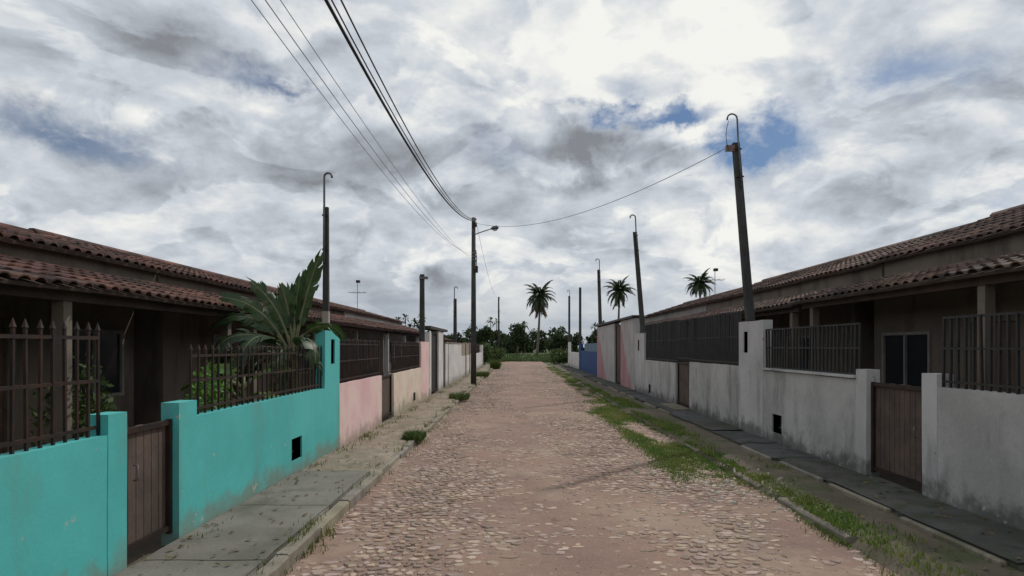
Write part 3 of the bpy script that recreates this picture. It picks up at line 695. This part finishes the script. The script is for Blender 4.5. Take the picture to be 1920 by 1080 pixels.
service_pole(-3.07, 9.90, 2.04, 4.05, .0, .048, 1, .54, .062, 'slim concrete pole with hooked pipe standing on the turquoise pillar', True)
service_pole(-3.10, 20.2, 1.9, 4.18, .0, .085, 1, 0, .06, 'thick bare concrete pole behind the end pillar of the pink wall')
MB().box(-3.18, -2.90, 20.1, 20.2, 4.02, 4.10).build('bracket', M['pipe'], bpy.data.objects['service_pole.001'])
service_pole(-3.12, 31.3, 1.9, 4.25, .0, .09, 1, .6, .08, 'third pole on the left, thin pipe on top, above the white wall')
service_pole(4.70, 12.3, 2.2, 5.88, -.30, .078, -1, .56, .10, 'tall leaning concrete pole with hooked pipe by the nearest right pillar')
MB().box(4.18, 4.36, 12.22, 12.27, 5.70, 5.82).build('insulator', M['ceramic'], bpy.data.objects['service_pole.003'])
service_pole(4.72, 22.8, 2.2, 6.06, -.31, .085, -1, .62, .10, 'leaning pole with hooked pipe at the far end of the grey wall')
service_pole(4.75, 34.6, 2.7, 6.14, -.1, .095, -1, .6, .10, 'slender pole with pipe between the pink wall and the blue wall')
service_pole(4.75, 45.6, .05, 6.2, 0, .10, -1, .0, .1, 'bare pole beyond the blue wall')
service_pole(4.7, 54.4, .05, 6.3, 0, .10, -1, .5, .1, 'farthest service pole at the end of the right wall')

def utility_pole(x, y, h, label, lamp=True):
    p = thing('utility_pole', (x, y, 0), label, 'utility pole', 'street utility poles')
    MB().tube([(x, y, -.1), (x, y, h * .5), (x, y, h)], [.135, .115, .09], 12).build('post', M['pole'], p, True)
    if lamp:
        z = h - .72
        MB().tube([(x, y - .1, z - .1), (x + .25, y - .1, z), (x + .85, y - .1, z + .2)], .024, 8).build('lamp_arm', M['pipe'], p, True)
        hd = MB(); hd.tube([(x + .80, y - .1, z + .18), (x + .88, y - .1, z + .21), (x + 1.08, y - .1, z + .25), (x + 1.16, y - .1, z + .25)], [.03, .085, .11, .04], 10)
        L_ = hd.build('lamp_head', M['lamp'], p, True); MB().tube([(x + .92, y - .1, z + .14), (x + 1.08, y - .1, z + .16)], [.06, .06], 8).build('lens', M['lens'], L_, True)
        MB().box(x - .05, x + .16, y - .16, y - .1, h - .45, h - .25).build('fuse_box', M['iron'], p)
    for i, z in enumerate((h - .1, h - .32, h - 1.62, h - 1.8, h - 2.0, h - 2.35)):
        MB().tube([(x + .10, y - .12, z - .05), (x + .10, y - .12, z), (x + .10, y - .12, z + .05)], [.035, .055, .035], 8).build('insulator', M['ceramic'], p, True)
    if lamp:
        MB().box(x + .09, x + .21, y - .2, y - .06, h - 2.55, h - 2.25).build('cable_box', M['iron'], p)
        MB().tube([(x + .13, y - .08, h - 2.3), (x + .15, y - .1, h - 1.9), (x + .12, y - .08, h - 1.5)], .02, 6).build('cable_loop', M['cable'], p, True)
    return p
utility_pole(-1.97, 28.3, 7.75, 'tall round utility pole with street lamp on the left kerb')
utility_pole(-2.15, 75, 7.9, 'distant utility pole at the far end of the road', lamp=False)
def cable(pts, r, label, m='cable', grp='overhead cables crossing the sky'):
    o = MB().tube(pts, r, 6).build('overhead_cable', M[m], None, True); return tag(o, label, 'cable', grp)
def span(x0, z0, zm, r, label, m='cable', x1=None, ymid=8.0):
    pts = []
    for i in range(49):
        yy = -12 + 40.3 * i / 48; t = (yy - ymid) / 20.3
        pts.append((x0 + ((x1 if x1 is not None else x0) - x0) * i / 48, yy - .1, zm + (z0 - zm) * t * t))
    cable(pts, r, label, m)
span(-2.03, 7.62, 5.36, .019, 'thick black cable, lower of the bundled pair overhead', x1=-1.88)
span(-2.0, 7.66, 5.44, .009, 'black cable running just above the thickest cable', x1=-1.88)
span(-1.86, 7.68, 5.47, .010, 'rightmost black cable sweeping down to the lamp pole', x1=-1.86)
span(-2.12, 6.13, 4.40, .0038, 'lowest thin grey wire on the left of the sky', 'cablegrey', x1=-1.88)
span(-2.05, 5.95, 4.50, .0045, 'middle thin grey wire on the left of the sky', 'cablegrey', x1=-1.88)
span(-2.02, 5.75, 4.66, .0038, 'uppermost thin grey wire on the left of the sky', 'cablegrey', x1=-1.88)
pts = []
for i in range(33):
    t = i / 32; pts.append((4.22 - 6.09 * t, 12.25 + 15.95 * t, 5.78 + 1.7 * t - 4 * .68 * t * (1 - t)))
cable(pts, .008, 'single wire sagging from the leaning right pole to the lamp pole', 'cablegrey')
pts = [(-1.87 - .28 * t, 28.5 + 46.4 * t, 7.65 + .15 * t - 4 * 1.1 * t * (1 - t)) for t in [i / 24 for i in range(25)]]
cable(pts, .008, 'cable running from the lamp pole to the distant utility pole', 'cablegrey')

pts = [(4.23 - .05 * math.sin(3.14 * t), 12.22, 6.30 - .58 * t) for t in [i / 8 for i in range(9)]]
cable(pts, .006, 'short slack wire hanging from the hook of the leaning right pole')

# ---------------------------------------------------------------- ANTENNAS
def antenna(x, y, z, h, label, els=4):
    a = thing('television_antenna', (x, y, z), label, 'antenna', 'television antennas on the roofs')
    MB().tube([(x, y, z - .1), (x, y, z + h)], .016, 6).build('mast', M['metal'], a)
    MB().box(x - .4, x + .4, y - .02, y + .0, z + h * .58, z + h * .58 + .025).build('boom', M['metal'], a)
    for k in range(els):
        xx = x - .38 + .76 * k / (els - 1); MB().tube([(xx, y - .35, z + h * .58 + .03), (xx, y + .35, z + h * .58 + .03)], .009, 5).build('element', M['metal'], a)
    MB().box(x - .05, x + .12, y - .1, y + .1, z + h - .12, z + h).build('amplifier', M['iron'], a)
    return a
antenna(-7.9, 30.5, 3.6, 1.5, 'television antenna standing on the left roof ridge')
antenna(9.2, 28.4, 4.12, 1.3, 'television antenna on the right roof ridge near the palm')

# ---------------------------------------------------------------- PLANTS
def banana_leaf(p0, yaw, pitch, L_, W, droop, roll=0.0, tears=11):
    d = Vector((math.cos(yaw), math.sin(yaw), 0)); side = Vector((-math.sin(yaw), math.cos(yaw), 0)); n = 26
    pts = []; p = Vector(p0); a = pitch
    for i in range(n + 1):
        pts.append(p.copy()); p = p + (d * math.cos(a) + Vector((0, 0, 1)) * math.sin(a)) * (L_ / n); a -= droop / n * (.5 + 1.1 * i / n)
    mb = MB()
    for sg in (-1, 1):
        cut = sorted(random.sample(range(8, n - 1), tears)); start = 7; strips = []
        for c in cut + [n]:
            if c > start: strips.append((start, c)); start = c
        for a_, b_ in strips:
            dr = random.uniform(.1, 1.5); kw = random.uniform(.70, 1.05); sl = random.uniform(-.05, .09); vs, fs = [], []
            for i in range(a_, b_ + 1):
                t = (i - 7) / (n - 7); wd = W * .5 * min(1, (t / .2) ** .6 + .04) * min(1, ((1.02 - t) / .25)) ** .6 * random.uniform(.9, 1.03) * kw
                sk = .03 * (b_ - i) / max(1, b_ - a_) * (1 if i == b_ else 1)
                q = pts[i]; tn = (pts[min(i + 1, n)] - pts[max(i - 1, 0)]).normalized()
                nrm = side.cross(tn); sd2 = side * math.cos(roll) + nrm * math.sin(roll); nr2 = sd2.cross(tn) * -1
                e1 = q + sd2 * sg * wd * .5 + nr2 * (wd * .12 * (1 - dr)); e2 = q + sd2 * sg * wd * (1 - .15 * dr) + nr2 * (wd * (.2 - .6 * dr)) + tn * (.05 + sl - sk * 1.6)
                vs += [q, e1, e2]
            for j in range(b_ - a_):
                o = j * 3; fs += [(o, o + 3, o + 4, o + 1), (o + 1, o + 4, o + 5, o + 2)]
            mb.add(vs, fs)
    rib = MB().tube([q - Vector((0, 0, .012)) for q in pts], [.026 * (1 - .85 * i / n) + .004 for i in range(n + 1)], 6)
    return mb, rib
def banana(x, y, z, leaves, label, lm='banana', h=1.55, r=.10):
    b = thing('banana_plant', (x, y, z), label, 'banana plant', 'banana plants in the front yards')
    MB().tube([(x, y, z - .05), (x + .02, y, z + h * .5), (x + .02, y + .02, z + h), (x + .03, y + .02, z + h + .25)], [r * 1.25, r, r * .75, r * .4], 12).build('stem', M['stem'], b, True)
    for (yaw, pitch, L_, W, dr, *rl) in leaves:
        m_, rib = banana_leaf((x + .02, y, z + h + random.uniform(-.22, .12)), math.radians(yaw), math.radians(pitch), L_, W, dr, math.radians(rl[0]) if rl else 0.0)
        l = m_.build('leaf', M[lm], b, True); rib.build('midrib', M['stem'], l, True)
    return b
# yaw 0 = towards the street (right in the picture), 180 = away to the left
banana(-3.42, 9.35, .02, [(6, 80, 1.55, .30, .20, 70), (183, 74, 1.60, .30, 1.25, 60), (180, 80, 1.40, .28, .8, 65), (165, 88, 1.15, .26, .4, 65), (0, 88, 1.15, .24, .15, 75), (182, 66, 1.6, .32, 2.0, 40), (0, 68, 1.0, .30, 2.3, 40),
       (250, 66, 1.4, .36, 2.5, 15), (212, 62, 1.5, .36, 2.5, 25), (310, 60, 1.2, .34, 2.7, 10), (190, 40, 1.5, .34, 2.2, 30), (160, 30, 1.2, .34, 2.0, 30), (275, 30, 1.1, .34, 2.0, 0), (225, 20, 1.2, .34, 1.6, 20), (200, -20, 1.2, .32, .9, 20), (260, -45, 1.0, .30, .6, 0), (0, 20, .55, .28, 1.8, 20)],
       'large dark green banana plant behind the turquoise wall and slim pole', h=1.66, r=.085)
banana(-3.75, 8.35, .02, [(150, 60, .8, .28, 1.2), (30, 55, .75, .26, 1.4), (250, 50, .8, .30, 1.3), (330, 40, .8, .28, 1.5), (200, 30, .8, .3, 1.4)],
       'small bright green banana sucker behind the turquoise wall railing', 'bananalight', h=1.15, r=.05)
# foliage from many small leaves
def leaves(n, centers, radii, size, flat=.0, shell=.55):
    c = np.array(centers); r = np.array(radii)
    k = rng.integers(0, len(c), n); d = rng.normal(size=(n, 3)); d /= np.linalg.norm(d, axis=1)[:, None]
    rad = shell + (1 - shell) * rng.random(n); P = c[k] + d * rad[:, None] * r[k]
    a = rng.normal(size=(n, 3)); a /= np.linalg.norm(a, axis=1)[:, None]
    b = np.cross(a, rng.normal(size=(n, 3))); b /= np.linalg.norm(b, axis=1)[:, None]
    s_ = size * (.6 + .8 * rng.random(n))[:, None]
    V = np.stack([P - a * s_, P + b * s_ * .5, P + a * s_, P - b * s_ * .5], 1).reshape(-1, 3)
    return V, (np.arange(n)[:, None] * 4 + np.arange(4)[None])
def bush(name, x, y, z, r, h, n, size, m, label, cat, grp):
    t = thing(name, (x, y, z), label, cat, grp)
    cs, rs = [], []
    for i in range(7):
        a = random.uniform(0, 6.28); q = random.uniform(0, .6) * r; cs.append((x + q * math.cos(a), y + q * math.sin(a), z + h * random.uniform(.3, .75))); rs.append((r * .5, r * .5, h * random.uniform(.25, .4)))
    V, Fc = leaves(n, cs, rs, size); put('foliage', arr_mesh('foliage', V, Fc, m), t)
    for i in range(4): MB().tube([(x + .02 * i, y, z - .05), (cs[i][0], cs[i][1], cs[i][2])], [.02, .008], 6).build('branch', M['bark'], t)
    return t
GB = 'green bushes'
bush('bush', -3.55, 7.2, .02, .42, 1.75, 800, .05, M['bananalight'], 'bright leafy bush behind the turquoise wall at the picture edge', 'bush', GB)
bush('bush', -4.6, 6.6, .02, .6, 1.6, 1100, .045, M['bush'], 'dark leafy bush in the yard behind the turquoise railing', 'bush', GB)
bush('bush', -3.9, 3.9, .02, .5, 1.9, 1100, .045, M['bush'], 'garden bush behind the nearest turquoise railing', 'bush', GB)
bush('bush', -3.55, 11.6, .02, .35, 1.3, 500, .04, M['bush'], 'low plant growing behind the pink wall by the turquoise pillar', 'bush', GB)
bush('bush', -3.0, 57, 0, 1.3, 2.0, 2600, .10, M['bush'], 'rounded bush at the end of the left wall', 'bush', GB)
bush('bush', -2.4, 62, 0, 1.5, 1.7, 2600, .10, M['bush'], 'spreading bush beside the far end of the road on the left', 'bush', GB)
bush('bush', -3.6, 69, 0, 2.0, 2.3, 2600, .12, M['bush'], 'big bush standing behind the roadside bushes on the left', 'bush', GB)
bush('bush', 4.4, 60, 0, 1.2, 1.4, 1800, .10, M['bush'], 'bush beyond the end of the right wall', 'bush', GB)
bush('bush', 4.9, 68, 0, 1.5, 1.6, 1800, .11, M['bush'], 'farther bush on the right where the road ends', 'bush', GB)

# palms
def frond(L_, droop, nl, dead=False):
    vs, fs = [], []; pts = []; p = Vector((0, 0, 0)); a = 0.0
    n = 14
    for i in range(n + 1):
        pts.append(p.copy()); p = p + Vector((math.cos(a), 0, math.sin(a))) * (L_ / n); a -= droop / n * (.6 + .8 * i / n)
    mb = MB().tube(pts, [.05 * (1 - .9 * i / n) + .004 for i in range(n + 1)], 4)
    for k in range(nl):
        t = .12 + .88 * k / (nl - 1); q = t * n; i = min(int(q), n - 1); c = pts[i].lerp(pts[i + 1], q - i)
        tn = (pts[i + 1] - pts[i]).normalized(); ll = (.35 + .75 * math.sin(math.pi * min(1, t * .85 + .12))) * L_ * .2 * random.uniform(.85, 1.1)
        for sg in (-1, 1):
            hang = random.uniform(.5, .95) if not dead else 1.4
            dr = (Vector((0, sg, 0)) * math.cos(hang) + tn * .55 + Vector((0, 0, -1)) * math.sin(hang)).normalized()
            e = c + dr * ll; w_ = .085 * (1.3 if L_ > 3 else 1); mm = c + dr * ll * .45
            mb.add([c, mm + tn * w_, e, mm - tn * w_], [(0, 1, 2, 3)])
    return mb
def coconut(x, y, htop, label, nf=24, dead=0, L_=3.3, lean=.6, sc=1.0):
    p = thing('coconut_palm', (x, y, -.1), label, 'palm tree', 'coconut palms beyond the houses')
    pts = [(x - lean * (1 - t) ** 2, y, -.2 + (htop + .2) * t) for t in [i / 10 for i in range(11)]]
    MB().tube(pts, [.30 * (1 - .55 * i / 10) for i in range(11)], 10).build('trunk', M['bark'], p, True)
    for i in range(nf + dead):
        isdead = i >= nf
        me = (deadm if isdead else greenm)[i % 3]
        o = put('frond', me, p, 'dead brown hanging frond' if isdead else None)
        yaw = i * 2.399 + random.uniform(-.2, .2)
        pit = math.radians(82 - 128 * ((i + .5) / nf)) if not isdead else math.radians(random.uniform(-68, -35))
        if not isdead: pit += random.uniform(-.12, .12)
        o.location = (x, y, htop - (.9 if isdead else 0)); o.rotation_euler = (0, -pit, yaw); s_ = sc * random.uniform(.85, 1.1); o.scale = (s_, s_, s_)
    c = MB()
    for i in range(9):
        a = i * .7; q = (x + .32 * math.cos(a), y + .32 * math.sin(a), htop - .35 - .1 * (i % 3)); c.tube([(q[0], q[1], q[2] - .15), q, (q[0], q[1], q[2] + .14)], [.05, .14, .04], 7)
    c.build('coconuts', M['deadpalm'], p, True)['kind'] = 'stuff'
    return p
greenm = []; deadm = []
for k in range(3):
    me = frond(3.3, 1.2 + .4 * k, 30).mesh('frond'); me.materials.append(M['palm']); greenm.append(me)
    me = frond(3.0, .5, 20, True).mesh('frond'); me.materials.append(M['deadpalm']); deadm.append(me)
coconut(4.4, 115, 11.4, 'coconut palm with brown hanging fronds rising above the end of the road', 34, 18, sc=1.12)
coconut(19.8, 118, 12.6, 'coconut palm directly behind the pink and white wall', 36, 3, sc=1.05)
coconut(36.0, 120, 14.2, 'coconut palm showing above the right house roof', 34, 0, sc=1.05)

# far trees
def tree(x, y, h, r, label, n=2600):
    t = thing('tree', (x, y, -.1), label, 'tree', 'trees beyond the field')
    MB().tube([(x, y, -.2), (x + .1, y, h * .35), (x, y, h * .7)], [.28, .2, .08], 8).build('trunk', M['bark'], t, True)
    cs, rs = [], []
    for i in range(11):
        a = random.uniform(0, 6.28); q = random.uniform(.1, .7) * r; z = h * random.uniform(.35, .85)
        cs.append((x + q * math.cos(a), y + q * math.sin(a), z)); rs.append((r * .42, r * .42, h * .16))
    for c in cs[:4]: MB().tube([(x + .05, y, h * .33), c], [.10, .03], 6).build('limb', M['bark'], t)
    V, Fc = leaves(n, cs, rs, .26, shell=.4); put('crown', arr_mesh('crown', V, Fc, M['tree']), t)
tree(.2, 135, 7.2, 3.2, 'round dark tree left of the brown fronded palm')
tree(-6.5, 130, 6.6, 2.6, 'dark tree just right of the street lamp pole')
tree(19.2, 140, 8.0, 2.6, 'dark tree beside the top of the pink and white wall')
tree(9.8, 135, 5.6, 2.8, 'low dark tree right of the brown fronded palm')
Vs, Fs, off = [], [], 0
x = -190
while x < 210:
    y_ = random.uniform(160, 200); h = random.uniform(5.0, 8.2); r = random.uniform(2.4, 4.5)
    cs = [(x + random.uniform(-r, r) * .7, y_ + random.uniform(-2, 2), h * random.uniform(.0, .82)) for _ in range(12)]
    V, Fc = leaves(900, cs, [(r * .5, r * .5, h * .2)] * 12, .50, shell=.25); Vs.append(V); Fs.append(Fc + off); off += len(V)
    x += random.uniform(1.8, 3.6)
for i in range(34):                                   # small palm heads standing out of the wood
    x = random.uniform(-110, 110); y_ = random.uniform(150, 175); h = random.uniform(6.5, 9.5)
    for k in range(16):
        a = k * 2.4; el = random.uniform(-.7, 1.2); d = np.array([math.cos(a) * math.cos(el), math.sin(a) * math.cos(el), math.sin(el)]); P = np.array([x, y_, h])
        sd_ = np.cross(d, [0, 0, 1.0]); sd_ /= np.linalg.norm(sd_) + 1e-6
        V = np.array([P, P + d * 1.1 + sd_ * .22, P + d * 1.9 - np.array([0, 0, .5]), P + d * 1.1 - sd_ * .22]); Vs.append(V); Fs.append(np.arange(4)[None] + off); off += 4
    V = np.array([(x - .12, y_, 0), (x + .12, y_, 0), (x + .09, y_, h), (x - .09, y_, h)]); Vs.append(V); Fs.append(np.arange(4)[None] + off); off += 4
o = put('far_wood', arr_mesh('far_wood', np.concatenate(Vs), np.concatenate(Fs), M['tree']))
tag(o, 'dark green wood of trees and small palms closing the horizon', 'wood', kind='stuff')

# grass made of blades
def blades(P, h, wd, lean=.5):
    n = len(P); a = rng.random(n) * 6.283; L_ = (h * (.5 + rng.random(n)))
    d = np.stack([np.cos(a), np.sin(a), np.zeros(n)], 1); sdv = np.stack([-np.sin(a), np.cos(a), np.zeros(n)], 1) * (wd * (.6 + .8 * rng.random(n)))[:, None]
    ln = (lean * rng.random(n) * L_)[:, None]; up = np.array([0, 0, 1.0])[None]
    mid = P + d * ln * .35 + up * (L_ * .6)[:, None]; tip = P + d * ln + up * (L_ * .95)[:, None]
    V = np.stack([P - sdv, P + sdv, mid + sdv * .6, mid - sdv * .6, tip], 1).reshape(-1, 3)
    o = np.arange(n)[:, None] * 5
    F1 = np.concatenate([o + np.array([[0, 1, 2]]), o + np.array([[0, 2, 3]]), o + np.array([[3, 2, 4]])])
    return V, F1
def dens(x, y):      # how much grass grows on the right verge
    c = (2.95 if y > 8 else 3.25) + .30 * nz(y * .35, 3) - (.15 if 9 < y < 17 else 0); wv = (.85 if 8.0 < y < 21 else .46) + .25 * nz(y * .5, 8)
    g_ = max(0, 1 - abs(x - c) / wv); g_ = min(1, g_ * 1.8) * min(1, max(0, .55 + 1.5 * nz(x * 1.6, y * .55, 6) + .5 * nz(x * 4, y * 3, 16)))
    if y < 7.8: g_ *= .40
    if y > 26: g_ *= .6
    return g_
P = []
for _ in range(470000):
    y_ = 4.5 + (rng.random() ** 1.5) * 50; x = 1.9 + rng.random() * 2.05
    if rng.random() < dens(x, y_) ** 1.3: P.append((x, y_, (rh(x, y_) if x < 3.08 else .055) - .003))
P = np.array(P); V, Fc = blades(P, .046, .0065, 1.3)
tag(put('verge_grass', arr_mesh('verge_grass', V, Fc, M['grass'])), 'short green grass spreading over the right kerb and verge', 'grass', kind='stuff')
P = []
for _ in range(26000):
    y_ = 4 + (rng.random() ** 1.4) * 52
    x = -1.93 + rng.normal() * .10 if rng.random() < .6 else -2.85 + rng.normal() * .09
    if x < -2.98: continue
    k = .25 + nz(y_ * .8, 5) * 1.3 + nz(y_ * 3, 7) * .6
    if y_ < 8.4 and x < -2: k *= .25
    if rng.random() < k * .6: P.append((x, y_, (.07 if x < -1.9 else rh(x, y_)) + 0))
P = np.array(P); V, Fc = blades(P, .065, .006, .8)
tag(put('kerb_grass', arr_mesh('kerb_grass', V, Fc, M['drygrass'])), 'sparse dry weeds along the left kerb and wall foot', 'weeds', kind='stuff')
P = []
for _ in range(26000):
    y_ = 74 + (rng.random() ** 2) * 75; x = (rng.random() - .5) * (30 + y_ * .55) + 2
    P.append((x, y_, -.12))
P = np.array(P); V, Fc = blades(P, .42, .05, .9)
tag(put('meadow_grass', arr_mesh('meadow_grass', V, Fc, M['bush'])), 'tall rough green grass in the field past the road', 'grass', kind='stuff')
# weed clumps at the left kerb
def weed(x, y, z, r, h, n, label):
    c, k = math.pi * 2, n
    P = np.stack([x + np.clip(rng.normal(size=n), -1.4, 1.4) * r * .42, y + np.clip(rng.normal(size=n), -1.4, 1.4) * r * .7, np.full(n, z)], 1)
    V, Fc = blades(P, h, .009, 1.1); o = put('weed_clump', arr_mesh('weed_clump', V, Fc, M['weed']))
    tag(o, label, 'weeds', 'weed clumps on the left kerb')
weed(-1.93, 11.6, .05, .30, .12, 900, 'dark weed clump on the left kerb opposite the pink wall')
weed(-1.9, 20.5, .05, .5, .17, 900, 'longer weed clump on the left kerb before the lamp pole')
weed(-2.0, 36.0, .05, .6, .26, 900, 'weeds on the left kerb beyond the lamp pole')
weed(-1.7, 50.0, .02, .6, .6, 1200, 'tall weeds spilling onto the road far down the left edge')
# rubble and pebbles
def rubble(name, pts, smin, smax, m, label, cat):
    mb = MB()
    for (x, y, z) in pts:
        s_ = random.uniform(smin, smax); a = random.uniform(0, 3.14); k = random.uniform(.55, 1)
        vs = []
        for (px, py, pz) in ((1, 0, 0), (.3, .8, .05), (-.7, .6, 0), (-.9, -.3, 0), (0, -.8, .05), (.5, -.6, 0)):
            px *= random.uniform(.8, 1.1); py *= k * random.uniform(.8, 1.1); vs.append((x + s_ * (px * math.cos(a) - py * math.sin(a)), y + s_ * (px * math.sin(a) + py * math.cos(a)), z - .01))
        top = [(x + (v[0] - x) * .62, y + (v[1] - y) * .62, z + s_ * random.uniform(.35, .6)) for v in vs]
        mb.add(vs + top, [(i, (i + 1) % 6, 6 + (i + 1) % 6, 6 + i) for i in range(6)] + [(6, 7, 8, 9, 10, 11)])
    o = mb.build(name, m); return tag(o, label, cat, kind='stuff')
pts = [(2.75 + random.gauss(0, .42), 7.9 + random.gauss(0, .55), 0) for _ in range(170)] + [(2.45 + random.gauss(0, .5), 9.3 + random.gauss(0, .7), 0) for _ in range(60)]
pts = [(x, y, (rh(x, y) if x < 3.05 else .05)) for x, y, _ in pts if x < 3.6]
rubble('broken_stones', pts, .018, .055, M['palestone'], 'pale broken stones scattered at the right road edge', 'stones')
pts = [(random.uniform(RL + .1, RR - .1), 3.6 + 26 * random.random() ** 1.6, 0) for _ in range(2600)]
rubble('pebbles', [(x, y, rh(x, y)) for x, y, _ in pts], .005, .017, M['stone'], 'small pebbles strewn over the sandy road', 'pebbles')

# fallen leaves and litter
n = 900; side = rng.random(n) < .5
X_ = np.where(side, -2.95 + .9 * rng.random(n) ** 1.6, 4.56 - 1.2 * rng.random(n) ** 1.5); Y_ = 3.2 + 26 * rng.random(n) ** 1.5
a = rng.random(n) * 6.28; L_ = (.012 + .028 * rng.random(n))[:, None]
P = np.stack([X_, Y_, np.where(side, np.where(Y_ < 8.4, .113, .102), np.where(X_ > 3.95, .136, .075))], 1)
u = np.stack([np.cos(a), np.sin(a), rng.normal(size=n) * .15], 1); v = np.stack([-np.sin(a), np.cos(a), rng.normal(size=n) * .25], 1)
V = np.stack([P - u * L_, P + v * L_ * .45 + [0, 0, .004], P + u * L_, P - v * L_ * .45 + [0, 0, .004]], 1).reshape(-1, 3)
M['litter'] = mat('dry_leaf', (.17, .11, .055), (.09, .075, .035), 3, .9, 0, 20, .1, rand=.4)
tag(put('fallen_leaves', arr_mesh('fallen_leaves', V, np.arange(n)[:, None] * 4 + np.arange(4)[None], M['litter'])), 'dry brown leaves blown along both pavements', 'leaves', kind='stuff')
